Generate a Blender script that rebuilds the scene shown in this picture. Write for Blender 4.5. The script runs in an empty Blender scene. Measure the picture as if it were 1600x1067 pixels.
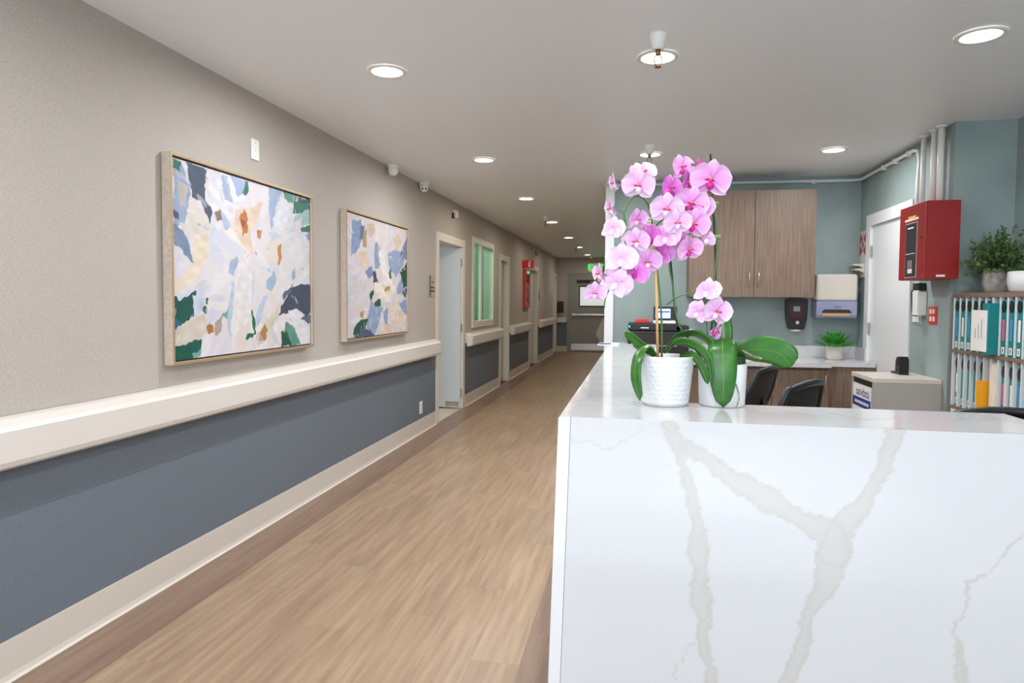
import bpy, bmesh, math, random
import numpy as np
from mathutils import Matrix, Vector
random.seed(7); rng = np.random.RandomState(5)
S = bpy.context.scene
COL = S.collection

# ------------------------------------------------------------------ camera
F = 1040.0; EYE = 1.336
yaw, pitch, roll, SHIFT = math.radians(10.75), math.radians(2.5), math.radians(0.4), -18.0
fw = Vector((-math.sin(yaw) * math.cos(pitch), math.cos(yaw) * math.cos(pitch), -math.sin(pitch)))
r0 = Vector((math.cos(yaw), math.sin(yaw), 0)); u0 = r0.cross(fw)
RT = r0 * math.cos(roll) + u0 * math.sin(roll); UP = -r0 * math.sin(roll) + u0 * math.cos(roll)
CP = Vector((0, 0, EYE))
cd = bpy.data.cameras.new('camera'); cam = bpy.data.objects.new('camera', cd); COL.objects.link(cam)
cd.sensor_width = 36; cd.lens = F / 1600 * 36; cd.shift_y = SHIFT / 1600; cd.clip_start = 0.02
m = Matrix((RT, UP, -fw)).transposed().to_4x4(); m.translation = CP
cam.matrix_world = m; S.camera = cam

def ray(x, y):
    return RT * ((x - 800) / F) + UP * ((533.5 + SHIFT - y) / F) + fw
def at(x, y, Y):                     # the point seen at pixel (x, y) that lies at depth Y
    d = ray(x, y); return CP + d * (Y / d.y)
def on_x(x, y, X):
    d = ray(x, y); return CP + d * (X / d.x)

# ------------------------------------------------------------------ light, exposure
S.view_settings.view_transform = 'Standard'; S.view_settings.look = 'None'
S.view_settings.gamma = 1; S.view_settings.use_curve_mapping = False
S.view_settings.exposure = 0.08
try:
    S.cycles.use_denoising = True
    S.cycles.max_bounces = 8; S.cycles.sample_clamp_indirect = 6
except Exception: pass
W = bpy.data.worlds.new('sky'); S.world = W; W.use_nodes = True
W.node_tree.nodes['Background'].inputs[0].default_value = (0.72, 0.86, 1.0, 1)
W.node_tree.nodes['Background'].inputs[1].default_value = 1.0
def area(name, loc, rot, sx, sy, power, color):
    l = bpy.data.lights.new(name, 'AREA'); l.shape = 'RECTANGLE'; l.size = sx; l.size_y = sy
    l.energy = power; l.color = color
    o = bpy.data.objects.new(name, l); COL.objects.link(o); o.location = loc; o.rotation_euler = rot
    return o
DAY = (0.76, 0.88, 1.0)
area('added_window_daylight', (0.35, -3.93, 1.35), (math.radians(110), 0, 0), 3.8, 2.0, 115, DAY)  # light panel added at the unseen window, tilted up toward the ceiling
sl_ = bpy.data.lights.new('sun', 'SUN'); sl_.energy = 7; sl_.angle = math.radians(1.5); sl_.color = (0.90, 0.96, 1.0)
so = bpy.data.objects.new('sun', sl_); COL.objects.link(so); so.rotation_euler = (math.radians(52), 0, math.radians(8))   # falls through the added entry window onto the unseen entry floor
LAMP_W = 17.0; LAMP_C = (0.97, 0.98, 1.0); FAR_C = (1.0, 0.88, 0.74)

# ------------------------------------------------------------------ materials
def lin(c):
    return tuple(((v / 255) / 12.92 if v / 255 <= 0.04045 else ((v / 255 + 0.055) / 1.055) ** 2.4) for v in c) + (1,)
def mat(name, rgb, rough=0.5, metal=0.0, emis=None, es=0, spec=0.5, coat=0, trans=0, sub=0):
    m = bpy.data.materials.new(name); m.use_nodes = True
    b = m.node_tree.nodes['Principled BSDF']
    b.inputs['Base Color'].default_value = lin(rgb); b.inputs['Roughness'].default_value = rough
    b.inputs['Metallic'].default_value = metal; b.inputs['Specular IOR Level'].default_value = spec
    b.inputs['Coat Weight'].default_value = coat; b.inputs['Transmission Weight'].default_value = trans
    b.inputs['Subsurface Weight'].default_value = sub
    if sub: b.inputs['Subsurface Radius'].default_value = (0.01, 0.006, 0.006)
    if emis: b.inputs['Emission Color'].default_value = lin(emis); b.inputs['Emission Strength'].default_value = es
    return m
def nodes(m): return m.node_tree.nodes, m.node_tree.links, m.node_tree.nodes['Principled BSDF']
def noise_mat(name, c1, c2, scale, rough=0.5, bump=0.0, stretch=(1, 1, 1), detail=4, lo=0.35, hi=0.65, coat=0, coord='Object', rnd=False, bdist=0.002, spec=0.5):
    m = mat(name, c1, rough, coat=coat, spec=spec); N, L, b = nodes(m)
    if coord == 'World':
        g = N.new('ShaderNodeNewGeometry'); src = g.outputs['Position']
    else:
        t = N.new('ShaderNodeTexCoord'); src = t.outputs['Object']
    mp = N.new('ShaderNodeMapping'); mp.inputs['Scale'].default_value = stretch
    if rnd:
        oi = N.new('ShaderNodeObjectInfo'); ad = N.new('ShaderNodeVectorMath'); ad.operation = 'MULTIPLY_ADD'
        cb = N.new('ShaderNodeCombineXYZ'); L.new(oi.outputs['Random'], cb.inputs[0]); L.new(oi.outputs['Random'], cb.inputs[1]); L.new(oi.outputs['Random'], cb.inputs[2])
        L.new(cb.outputs[0], ad.inputs[0]); ad.inputs[1].default_value = (37, 53, 29); L.new(src, ad.inputs[2]); src = ad.outputs[0]
    L.new(src, mp.inputs[0])
    n = N.new('ShaderNodeTexNoise'); n.inputs['Scale'].default_value = scale; n.inputs['Detail'].default_value = detail
    L.new(mp.outputs[0], n.inputs['Vector'])
    r = N.new('ShaderNodeValToRGB'); r.color_ramp.elements[0].position = lo; r.color_ramp.elements[1].position = hi
    r.color_ramp.elements[0].color = lin(c1); r.color_ramp.elements[1].color = lin(c2)
    L.new(n.outputs[0], r.inputs[0]); out = r.outputs[0]
    if rnd:
        hs = N.new('ShaderNodeHueSaturation'); mr = N.new('ShaderNodeMapRange'); mr.inputs[3].default_value = 0.95; mr.inputs[4].default_value = 1.05
        L.new(oi.outputs['Random'], mr.inputs[0]); L.new(mr.outputs[0], hs.inputs['Value']); L.new(out, hs.inputs['Color']); out = hs.outputs[0]
    L.new(out, b.inputs['Base Color'])
    if bump:
        bp = N.new('ShaderNodeBump'); bp.inputs['Strength'].default_value = bump; bp.inputs['Distance'].default_value = bdist
        L.new(n.outputs[0], bp.inputs['Height']); L.new(bp.outputs[0], b.inputs['Normal'])
    return m
def attr_mat(name, rough, attr, coat=0):
    m = mat(name, (220, 220, 220), rough, coat=coat); N, L, b = nodes(m)
    a = N.new('ShaderNodeAttribute'); a.attribute_name = attr; L.new(a.outputs['Color'], b.inputs['Base Color'])
    return m
def wood_floor(name, c1, c2, c3):
    m = noise_mat(name, c1, c2, 1.0, 0.36, 0.06, (34, 2.2, 1), 6, 0.3, 0.7, coord='World', rnd=True)
    N, L, b = nodes(m)
    hs = [n for n in N if n.type == 'HUE_SAT'][0]; mp = [n for n in N if n.type == 'MAPPING'][0]
    n2 = N.new('ShaderNodeTexNoise'); n2.inputs['Scale'].default_value = 0.5; n2.inputs['Detail'].default_value = 8
    m2 = N.new('ShaderNodeMapping'); m2.inputs['Scale'].default_value = (7, 1.6, 1); L.new(mp.inputs[0].links[0].from_socket, m2.inputs[0])
    L.new(m2.outputs[0], n2.inputs['Vector'])
    r2 = N.new('ShaderNodeValToRGB'); r2.color_ramp.elements[0].position = 0.28; r2.color_ramp.elements[1].position = 0.42
    r2.color_ramp.elements[0].color = (1, 1, 1, 1); r2.color_ramp.elements[1].color = (0, 0, 0, 1); L.new(n2.outputs[0], r2.inputs[0])
    mx = N.new('ShaderNodeMix'); mx.data_type = 'RGBA'; mx.inputs[7].default_value = lin(c3)
    ma = N.new('ShaderNodeMath'); ma.operation = 'MULTIPLY'; ma.inputs[1].default_value = 0.28; L.new(r2.outputs[0], ma.inputs[0]); L.new(ma.outputs[0], mx.inputs[0])
    L.new(hs.outputs[0], mx.inputs[6]); L.new(mx.outputs[2], b.inputs['Base Color'])
    return m
def wall_paper(name, c1, c2, rough=0.62):
    m = noise_mat(name, c1, c2, 1.0, rough, 0.06, (90, 90, 320), 2, 0.35, 0.65, coord='World', bdist=0.001, spec=0.3)
    return m
M = {}
M['beige_wall'] = wall_paper('beige_wallcovering', (176, 168, 160), (190, 183, 175))
M['sage_wall'] = noise_mat('sage_wallcovering', (139, 155, 153), (152, 168, 165), 3.0, 0.6, 0.05, (1, 1, 1), 8, coord='World')
M['wainscot'] = noise_mat('blue_grey_wainscot', (105, 115, 126), (112, 122, 133), 140, 0.5, 0.15, coord='World', bdist=0.001, spec=0.35)
M['ceil'] = mat('ceiling_paint', (243, 244, 245), 0.42)
M['cream'] = mat('cream_vinyl', (212, 204, 194), 0.38)
M['rail'] = mat('rail_vinyl', (222, 216, 209), 0.34)
M['trim'] = mat('door_frame_paint', (222, 217, 205), 0.35)
M['white'] = mat('white_plastic', (236, 236, 232), 0.35)
M['whitepaint'] = mat('white_gloss_paint', (232, 234, 235), 0.3)
M['doorblue'] = mat('pale_grey_door', (205, 212, 214), 0.4)
M['doorgrey'] = mat('grey_metal_door', (150, 150, 145), 0.4)
M['plank'] = wood_floor('oak_vinyl_plank', (146, 121, 97), (174, 148, 122), (112, 86, 65))
M['border'] = wood_floor('walnut_vinyl_plank', (122, 98, 82), (148, 122, 103), (88, 68, 56))
M['subfloor'] = mat('floor_underlay', (92, 72, 58), 0.7)
M['roomfloor'] = mat('beige_sheet_vinyl', (205, 193, 170), 0.4)
M['quartz'] = noise_mat('white_quartz', (222, 223, 225), (214, 215, 218), 1.2, 0.09, 0, (1, 1, 1), 6, 0.62, 0.75, coat=0.2)
M['cab'] = noise_mat('walnut_laminate', (112, 92, 77), (134, 113, 96), 1.0, 0.45, 0.03, (70, 70, 3.5), 5, coord='World')
M['chrome'] = mat('brushed_nickel', (205, 198, 188), 0.28, 1.0)
M['black'] = mat('black_plastic', (22, 22, 24), 0.38)
M['blackmesh'] = noise_mat('black_mesh_fabric', (20, 20, 22), (46, 43, 42), 420, 0.75, 0.2)
M['red'] = noise_mat('red_enamel', (152, 24, 26), (142, 22, 24), 60, 0.4)
M['redplastic'] = mat('red_plastic', (205, 44, 38), 0.4)
M['navyglass'] = mat('dark_navy_panel', (22, 38, 52), 0.15)
M['grey'] = mat('grey_laminate', (172, 167, 160), 0.45)
M['teal'] = mat('teal_binder_vinyl', (18, 128, 130), 0.4)
M['paper'] = mat('white_paper', (238, 236, 232), 0.7)
M['ink'] = mat('grey_print', (120, 120, 125), 0.7)
M['bluep'] = mat('blue_print', (34, 58, 142), 0.6)
M['redp'] = mat('red_print', (196, 60, 62), 0.6)
M['lblue'] = mat('sky_blue_label', (70, 150, 205), 0.6)
M['pink'] = mat('pink_label', (236, 92, 140), 0.6)
M['orange'] = mat('orange_folder', (240, 165, 20), 0.6)
M['yellow'] = mat('yellow_tape', (246, 196, 30), 0.5)
M['manila'] = mat('cream_folder', (234, 226, 205), 0.6)
M['green_e'] = mat('green_exit_legend', (20, 190, 70), 0.5, emis=(30, 255, 90), es=1.2)
M['lens'] = mat('lit_diffuser', (255, 250, 240), 0.5, emis=(255, 244, 226), es=9)
M['screen'] = mat('lit_screen', (190, 205, 250), 0.3, emis=(150, 170, 240), es=0.9)
M['led'] = mat('teal_indicator', (20, 220, 180), 0.3, emis=(40, 255, 200), es=3)
M['brass'] = mat('sprinkler_brass', (150, 110, 70), 0.35, 1.0)
M['frame_wood'] = noise_mat('champagne_frame_wood', (205, 190, 176), (188, 172, 158), 1, 0.45, 0.05, (60, 8, 60), 4)
M['gold'] = mat('gold_edge', (188, 164, 124), 0.4, 0.4)
M['canvas'] = attr_mat('painted_canvas', 0.5, 'paint')
M['quartz_vein'] = attr_mat('veined_white_quartz', 0.13, 'paint', coat=0.2)
M['ceramic'] = mat('white_glazed_ceramic', (226, 227, 229), 0.12, coat=0.4)
M['concrete'] = noise_mat('grey_cement_pot', (176, 170, 164), (152, 146, 141), 30, 0.8, 0.3)
M['leaf'] = noise_mat('orchid_leaf', (34, 88, 26), (58, 118, 40), 14, 0.3, 0, (1, 1, 1), 3)
M['leafrib'] = mat('leaf_midrib', (112, 146, 66), 0.4)
M['leafdark'] = noise_mat('dark_leaf', (34, 112, 30), (58, 146, 44), 20, 0.4)
M['bush'] = noise_mat('boxwood_leaf', (44, 74, 40), (104, 128, 70), 22, 0.55, detail=2, coord='World')
M['stem'] = mat('orchid_stem', (74, 112, 54), 0.45)
M['bamboo'] = noise_mat('bamboo_stake', (216, 162, 100), (232, 184, 124), 30, 0.5, 0, (1, 1, .3))
M['stake'] = mat('dark_stake', (34, 36, 40), 0.5)
M['moss'] = noise_mat('potting_bark', (120, 104, 88), (176, 164, 148), 90, 0.9, 0.8)
M['petal'] = attr_mat('orchid_petal', 0.5, 'paint')
nodes(M['petal'])[2].inputs['Subsurface Weight'].default_value = 0.12
nodes(M['petal'])[2].inputs['Subsurface Radius'].default_value = (.01, .006, .008)
M['lip'] = mat('magenta_lip', (214, 40, 150), 0.45)
M['lipw'] = mat('white_lip', (248, 236, 240), 0.45)
M['pollen'] = mat('orange_lip_centre', (226, 140, 50), 0.5)
M['bluegrey_tr'] = mat('smoky_blue_plastic', (150, 152, 186), 0.25)
M['brownpaper'] = mat('brown_paper', (196, 158, 118), 0.8)
M['curtain'] = noise_mat('green_curtain', (132, 176, 142), (160, 198, 168), 1, 0.8, 0, (1, 26, 1))
M['greyfab'] = mat('grey_cloth', (140, 132, 122), 0.9)
M['darkbrown'] = mat('dark_brown_plastic', (46, 34, 28), 0.5)
gm = bpy.data.materials.new('window_glass'); gm.use_nodes = True
N_ = gm.node_tree.nodes; N_.clear(); o_ = N_.new('ShaderNodeOutputMaterial'); mx_ = N_.new('ShaderNodeMixShader')
tr_ = N_.new('ShaderNodeBsdfTransparent'); tr_.inputs[0].default_value = (0.74, 0.92, 0.80, 1)
gl_ = N_.new('ShaderNodeBsdfGlossy'); gl_.inputs['Roughness'].default_value = 0.02
fr_ = N_.new('ShaderNodeFresnel'); fr_.inputs[0].default_value = 1.5
ge_ = N_.new('ShaderNodeNewGeometry'); mr_ = N_.new('ShaderNodeMapRange'); mr_.inputs[3].default_value = 1.5; mr_.inputs[4].default_value = 1 / 1.5
gm.node_tree.links.new(ge_.outputs['Backfacing'], mr_.inputs[0]); gm.node_tree.links.new(mr_.outputs[0], fr_.inputs[0])
for a_, b_ in ((fr_.outputs[0], mx_.inputs[0]), (tr_.outputs[0], mx_.inputs[1]), (gl_.outputs[0], mx_.inputs[2]), (mx_.outputs[0], o_.inputs[0])): gm.node_tree.links.new(a_, b_)
M['glass'] = gm

# ------------------------------------------------------------------ mesh helpers
class MB:
    def __init__(s): s.bm = bmesh.new(); s.mi = 0
    def box(s, x0, x1, y0, y1, z0, z1, bev=0, seg=2):
        r = bmesh.ops.create_cube(s.bm, size=1)
        vs = r['verts']
        for v in vs: v.co = Vector(((x0 + x1) / 2 + v.co.x * (x1 - x0), (y0 + y1) / 2 + v.co.y * (y1 - y0), (z0 + z1) / 2 + v.co.z * (z1 - z0)))
        fs = list({f for v in vs for f in v.link_faces})
        if bev:
            es = list({e for v in vs for e in v.link_edges})
            q = bmesh.ops.bevel(s.bm, geom=es, offset=bev, segments=seg, profile=0.5, affect='EDGES')
        return s
    def faces(s, verts, faces):
        bv = [s.bm.verts.new(v) for v in verts]
        for f in faces:
            try: s.bm.faces.new([bv[i] for i in f])
            except ValueError: pass
        return s
    def lathe(s, prof, c=(0, 0, 0), n=32, axis='z', cap=True):
        vs = []; fs = []
        for r, h in prof:
            for k in range(n):
                a = 2 * math.pi * k / n; x, y = r * math.cos(a), r * math.sin(a)
                p = (x, y, h) if axis == 'z' else ((h, x, y) if axis == 'x' else (x, h, y))
                vs.append(Vector(p) + Vector(c))
        for i in range(len(prof) - 1):
            for k in range(n):
                a, b = i * n + k, i * n + (k + 1) % n; fs.append((a, b, b + n, a + n))
        if cap: fs.append(tuple(range(n))[::-1]); fs.append(tuple(range((len(prof) - 1) * n, len(prof) * n)))
        return s.faces(vs, fs)
    def tube(s, pts, r, n=8):
        pts = [Vector(p) for p in pts]; rs = r if isinstance(r, (list, tuple)) else [r] * len(pts)
        vs = []; fs = []; prev = None
        for i, p in enumerate(pts):
            t = (pts[min(i + 1, len(pts) - 1)] - pts[max(i - 1, 0)]).normalized()
            if prev is None: a = t.orthogonal().normalized()
            else:
                a = prev - t * prev.dot(t)
                a = a.normalized() if a.length > 1e-6 else t.orthogonal().normalized()
            prev = a; b = t.cross(a)
            for k in range(n):
                th = 2 * math.pi * k / n; vs.append(p + (a * math.cos(th) + b * math.sin(th)) * rs[i])
        for i in range(len(pts) - 1):
            for k in range(n):
                q, w = i * n + k, i * n + (k + 1) % n; fs.append((q, w, w + n, q + n))
        fs.append(tuple(range(n))[::-1]); fs.append(tuple(range((len(pts) - 1) * n, len(pts) * n)))
        return s.faces(vs, fs)
    def prism(s, poly, lo, hi, axis='x'):
        def P(a, b, h): return (h, a, b) if axis == 'x' else ((a, h, b) if axis == 'y' else (a, b, h))
        n = len(poly); vs = [P(a, b, lo) for a, b in poly] + [P(a, b, hi) for a, b in poly]
        fs = [tuple(range(n))[::-1], tuple(range(n, 2 * n))] + [(k, (k + 1) % n, (k + 1) % n + n, k + n) for k in range(n)]
        return s.faces(vs, fs)
    def mesh(s, name, smooth=False):
        bmesh.ops.recalc_face_normals(s.bm, faces=s.bm.faces)
        me = bpy.data.meshes.new(name); s.bm.to_mesh(me); s.bm.free()
        if smooth:
            for p in me.polygons: p.use_smooth = True
        return me
    def build(s, name, m, parent=None, smooth=False, loc=None):
        return link(name, s.mesh(name, smooth), m, parent, loc)
def link(name, me, m, parent=None, loc=None):
    o = bpy.data.objects.new(name, me); COL.objects.link(o)
    if m is not None:
        if not me.materials: me.materials.append(M[m] if isinstance(m, str) else m)
    if parent is not None:
        o.parent = parent; o.matrix_parent_inverse = PINV(parent)
    if loc is not None: o.location = loc
    return o
def world_of(p):
    mm = Matrix.LocRotScale(p.location, p.rotation_euler, p.scale)
    if p.parent is not None: mm = world_of(p.parent) @ p.matrix_parent_inverse @ mm
    return mm
def PINV(p): return world_of(p).inverted()          # parts are modelled in world space
def box(name, m, b, parent=None, bev=0, smooth=False): return MB().box(*b, bev=bev).build(name, m, parent, smooth)
def tag(o, label, cat, group=None):
    o['label'] = label; o['category'] = cat
    if group: o['group'] = group
    return o
def thing(name, label, cat, loc, group=None, rz=0):
    o = bpy.data.objects.new(name, None); COL.objects.link(o); o.empty_display_size = 0.05
    o.location = loc; o.rotation_euler = (0, 0, rz); return tag(o, label, cat, group)
def struct(o): o['kind'] = 'structure'; return o
def copy_tree(o, parent=None):
    c = o.copy(); COL.objects.link(c); c.parent = parent
    for ch in list(o.children): copy_tree(ch, c)
    return c
def local(o):                                        # make parts local so that copies can be moved
    for ch in o.children:
        ch.matrix_parent_inverse = Matrix.Identity(4); local(ch)
    return o
def text(name, body, m, size, origin, ax, ay, parent=None, ext=0.0004, align='CENTER'):
    c = bpy.data.curves.new(name, 'FONT'); c.body = body; c.size = size; c.extrude = ext; c.align_x = align; c.align_y = 'CENTER'
    t = bpy.data.objects.new(name, c); COL.objects.link(t)
    me = bpy.data.meshes.new_from_object(t.evaluated_get(bpy.context.evaluated_depsgraph_get()))
    bpy.data.objects.remove(t); ax, ay = Vector(ax).normalized(), Vector(ay).normalized(); az = ax.cross(ay)
    mt = Matrix((ax, ay, az)).transposed().to_4x4(); mt.translation = Vector(origin); me.transform(mt)
    return link(name, me, m, parent)

# ------------------------------------------------------------------ the setting
XL, XR, XA, YB, YC, YE, CE, Y0 = -2.135, 1.95, 2.30, 6.5, 4.7, 17.6, 2.486, -4.0
XP = -0.325
fl = MB()
fl.box(XL - 0.12, 4.2, Y0, YE + 0.2, -0.12, 0.0)
floor = struct(fl.build('floor', 'subfloor'))
floor['label'] = 'oak look vinyl plank floor with darker walnut borders'
def plank_run(x0, x1, mname, nm, off, ya=1.0, yb=YE, L=1.22):
    me = MB().box(-0.5 * (x1 - x0) + .0002, 0.5 * (x1 - x0) - .0002, 0.0003, L - .0003, 0, 0.005).mesh(nm)
    y = ya - off * L
    while y < yb:
        if y + L > yb:
            me2 = MB().box(-0.5 * (x1 - x0) + .0005, 0.5 * (x1 - x0) - .0005, 0.0006, yb - y, 0, 0.005).mesh(nm); link(nm, me2, mname, floor, ((x0 + x1) / 2, y, 0))
        else: link(nm, me, mname, floor, ((x0 + x1) / 2, y, 0))
        y += L
offs = [.1, .55, .3, .8, .2, .65, .4, .9]
for k in range(8):
    w = (1.87 - 0.41) / 8; plank_run(-1.87 + k * w, -1.87 + (k + 1) * w, 'plank', 'plank', offs[k])
plank_run(XL, -1.87, 'border', 'border_plank', .35)
plank_run(-0.41, -0.165, 'border', 'border_plank', .7)
b = MB().box(-1.87, 4.2, Y0, -0.22, 0, 0.004); b.build('entry_flooring', mat('pale_bounce_tile', (214, 214, 212), .3), floor)  # unseen entry floor, made pale to bounce light up to the ceiling
b = MB().box(-0.165, 2.3, 1.0, YB, 0, 0.004); b.build('station_flooring', 'plank', floor)

struct(box('ceiling', 'ceil', (XL - 3.4, 4.3, Y0 - .1, YE + .2, CE, CE + 0.12)))

# left wall with its openings: (y0, y1, z0, z1)
D1 = (6.93, 7.96, 0, 2.0); D2 = (10.23, 10.90, 0, 1.99); D3 = (13.07, 14.10, 0, 1.98); D4 = (16.86, 17.44, 0, 1.97)
WN = (8.47, 9.66, 1.03, 2.12)
def wall_x(name, m, x0, x1, ya, yb, holes, za=0, zb=CE):
    w = MB(); y = ya
    for h in sorted(holes):
        w.box(x0, x1, y, h[0], za, zb)
        if h[3] < zb: w.box(x0, x1, h[0], h[1], h[3], zb)
        if h[2] > za: w.box(x0, x1, h[0], h[1], za, h[2])
        y = h[1]
    w.box(x0, x1, y, yb, za, zb)
    return struct(w.build(name, m))
wl = wall_x('wall_left', 'beige_wall', XL - 0.13, XL, Y0, YE, [D1, WN, D2, D3, D4])
def wain(ya, yb, z0=.15, z1=.80):
    o = box('wainscot_panel', 'wainscot', (XL, XL + .004, ya, yb, z0, z1), wl)
    box('panel_seam', 'wainscot', (XL + .003, XL + .0062, ya, yb, .585, .589), wl)
for ya, yb in ((Y0, 6.84), (8.06, 10.14), (10.98, 12.98), (14.2, 16.78)): wain(ya, yb)
def bboard(ya, yb, i):
    p = [(XL, 0), (XL + .022, 0), (XL + .022, .006), (XL + .011, .012), (XL + .007, .03), (XL + .006, .148), (XL, .15)]
    o = struct(MB().prism(p, ya, yb, 'y').build('baseboard_left_%d' % i, 'cream'))
for i, (ya, yb) in enumerate(((Y0, 6.835), (8.065, 10.135), (10.985, 12.975), (14.205, 16.775))): bboard(ya, yb, i + 1)

struct(box('wall_end', 'beige_wall', (XL - .13, XP, YE, YE + .12, 0, CE)))
struct(box('wall_corridor_right', 'beige_wall', (XP, XP + .09, YB + .12, YE, 0, CE)))
struct(box('wall_back', 'sage_wall', (XP + .085, XR + .12, YB, YB + .12, 0, CE)))
struct(box('trim_1', 'whitepaint', (XP, XP + .085, YB - .02, YB + .12, 0, CE), bev=.004))
RD = (5.40, 6.22, 0, 2.01)
wall_x('wall_right', 'sage_wall', XR, XR + .13, YC, YB, [RD])
struct(box('wall_alcove_end', 'sage_wall', (XR + .13, XA, YC, YC + .12, 0, CE)))
struct(box('wall_alcove', 'sage_wall', (XA, XA + .12, 0.9, YC + .12, 0, CE)))
struct(box('wall_entry_side', 'beige_wall', (XA + .12, 4.2, .9, 1.02, 0, CE)))
struct(box('wall_entry_right', 'beige_wall', (4.2, 4.32, Y0, 1.02, 0, CE)))
wb = MB(); wb.box(XL, -1.6, Y0 - .12, Y0, 0, CE).box(2.3, 4.3, Y0 - .12, Y0, 0, CE).box(-1.6, 2.3, Y0 - .12, Y0, 0, .3).box(-1.6, 2.3, Y0 - .12, Y0, 2.4, CE)
struct(wb.build('wall_entry_back', 'beige_wall'))
wf = struct(MB().box(-1.6, 2.3, Y0 - .1, Y0 - .04, .3, .36).box(-1.6, 2.3, Y0 - .1, Y0 - .04, 2.34, 2.4).box(-1.6, -1.54, Y0 - .1, Y0 - .04, .36, 2.34).box(2.24, 2.3, Y0 - .1, Y0 - .04, .36, 2.34).box(.32, .38, Y0 - .1, Y0 - .04, .36, 2.34).build('added_window_1', 'whitepaint'))  # window out of view behind the camera, added to let daylight in
# rooms behind the left wall
rx0, rx1 = -5.3, XL - .13
rm = MB(); rm.box(rx0 - .1, rx0, 4.5, YE, 0, CE)
for y in (4.5, 8.22, 9.9, YE): rm.box(rx0, rx1, y, y + .08, 0, CE)
struct(rm.build('wall_rooms', M['doorblue'].copy()))
struct(box('floor_rooms', 'roomfloor', (rx0, rx1, 4.5, YE, -.05, 0.002)))
struct(box('floor_threshold', 'roomfloor', (rx1, XL, D1[0], D1[1], -.05, 0.003)))
for i, (y, p) in enumerate(((6.6, 26), (9.1, 34), (12, 8))):  # lamps out of view, added to brighten the rooms
    ro = thing('added_room_lamp', ('unseen lamp added to light the first open doorway room', 'unseen lamp added to light the room behind the corridor window', 'unseen lamp added to light the room past the second door')[i], 'lamp', (-3.9 + (1.0 if i == 1 else 0), y, CE))
    MB().lathe([(.16, CE), (.16, CE - .03), (.13, CE - .05)], (-3.9 + (1.0 if i == 1 else 0), y, 0), 24).build('diffuser', 'lens', ro)
    l = bpy.data.lights.new('bulb', 'POINT'); l.energy = p; l.shadow_soft_size = .15; l.color = (.93, .97, 1)
    lo = bpy.data.objects.new('bulb', l); COL.objects.link(lo); lo.parent = ro; lo.location = (0, 0, -.15)

# door frames in the left wall
def frame_x(name, d, xw, side, parent_m='trim', t=.075, depth=.13, lead=.012):
    y0, y1, z0, z1 = d; w = MB(); xo = xw + side * lead
    a, bx_ = sorted((xo, xw - side * depth))
    w.box(a, bx_, y0 - t, y0 + .012, 0, z1 + t).box(a, bx_, y1 - .012, y1 + t, 0, z1 + t).box(a, bx_, y0 + .012, y1 - .012, z1 - .012, z1 + t)
    w.box(*sorted((xw - side * (depth - .05), xw - side * (depth - .07))), y0 + .012, y0 + .03, 0, z1).box(*sorted((xw - side * (depth - .05), xw - side * (depth - .07))), y1 - .03, y1 - .012, 0, z1)
    return struct(w.build(name, parent_m))
d1 = frame_x('door_1', D1, XL, 1)
lf = box('door_leaf', 'doorblue', (XL - 1.01, XL - .012, D1[1] - .056, D1[1] - .0125, .015, 1.985), d1)
box('kick_plate', 'chrome', (XL - .2, XL - .03, D1[1] - .059, D1[1] - .0565, .03, .09), lf)
for z in (.2, 1.0, 1.8): MB().lathe([(.009, z - .05), (.009, z + .05)], (XL - .004, D1[1] - .045, 0), 10).build('hinge', 'chrome', d1)
for i, d in ((2, D2), (3, D3), (4, D4)):
    dd = frame_x('door_%d' % i, d, XL, 1)
    l2 = box('door_leaf', 'doorblue', (XL - .125, XL - .085, d[0] + .015, d[1] - .015, .01, d[3] - .012), dd)
    MB().tube([(XL - .085, d[0] + .09, 1.0), (XL - .03, d[0] + .09, 1.0), (XL - .03, d[0] + .2, 1.0)], .01).build('handle', 'chrome', l2, True)
# corridor window
w2 = MB(); y0, y1, z0, z1 = WN
for a in ((y0 - .05, y0 + .03, z0 - .05, z1 + .05), (y1 - .03, y1 + .05, z0 - .05, z1 + .05), (y0 + .03, y1 - .03, z0 - .05, z0 + .03), (y0 + .03, y1 - .03, z1 - .03, z1 + .05)):
    w2.box(XL - .13, XL + .015, *a)
win = struct(w2.build('window_2', 'trim'))
box('mullion', 'whitepaint', (XL - .03, XL + .008, 8.88, 8.965, z0 + .03, z1 - .03), win)
box('pane', 'glass', (XL - .016, XL - .010, y0 + .03, 8.879, z0 + .03, z1 - .03), win)
box('pane', 'glass', (XL - .016, XL - .010, 8.966, y1 - .03, z0 + .03, z1 - .03), win)
cv = MB(); ys = np.linspace(rx0 + .05, rx1 - .02, 120)
cv.faces([(y, 9.82 + .03 * math.sin(y * 60), z) for y in ys for z in (.05, 2.4)], [(2 * k, 2 * k + 1, 2 * k + 3, 2 * k + 2) for k in range(119)])
tag(cv.build('curtain', 'curtain', None, True), 'pale green pleated curtain behind the corridor window', 'curtain')

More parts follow.
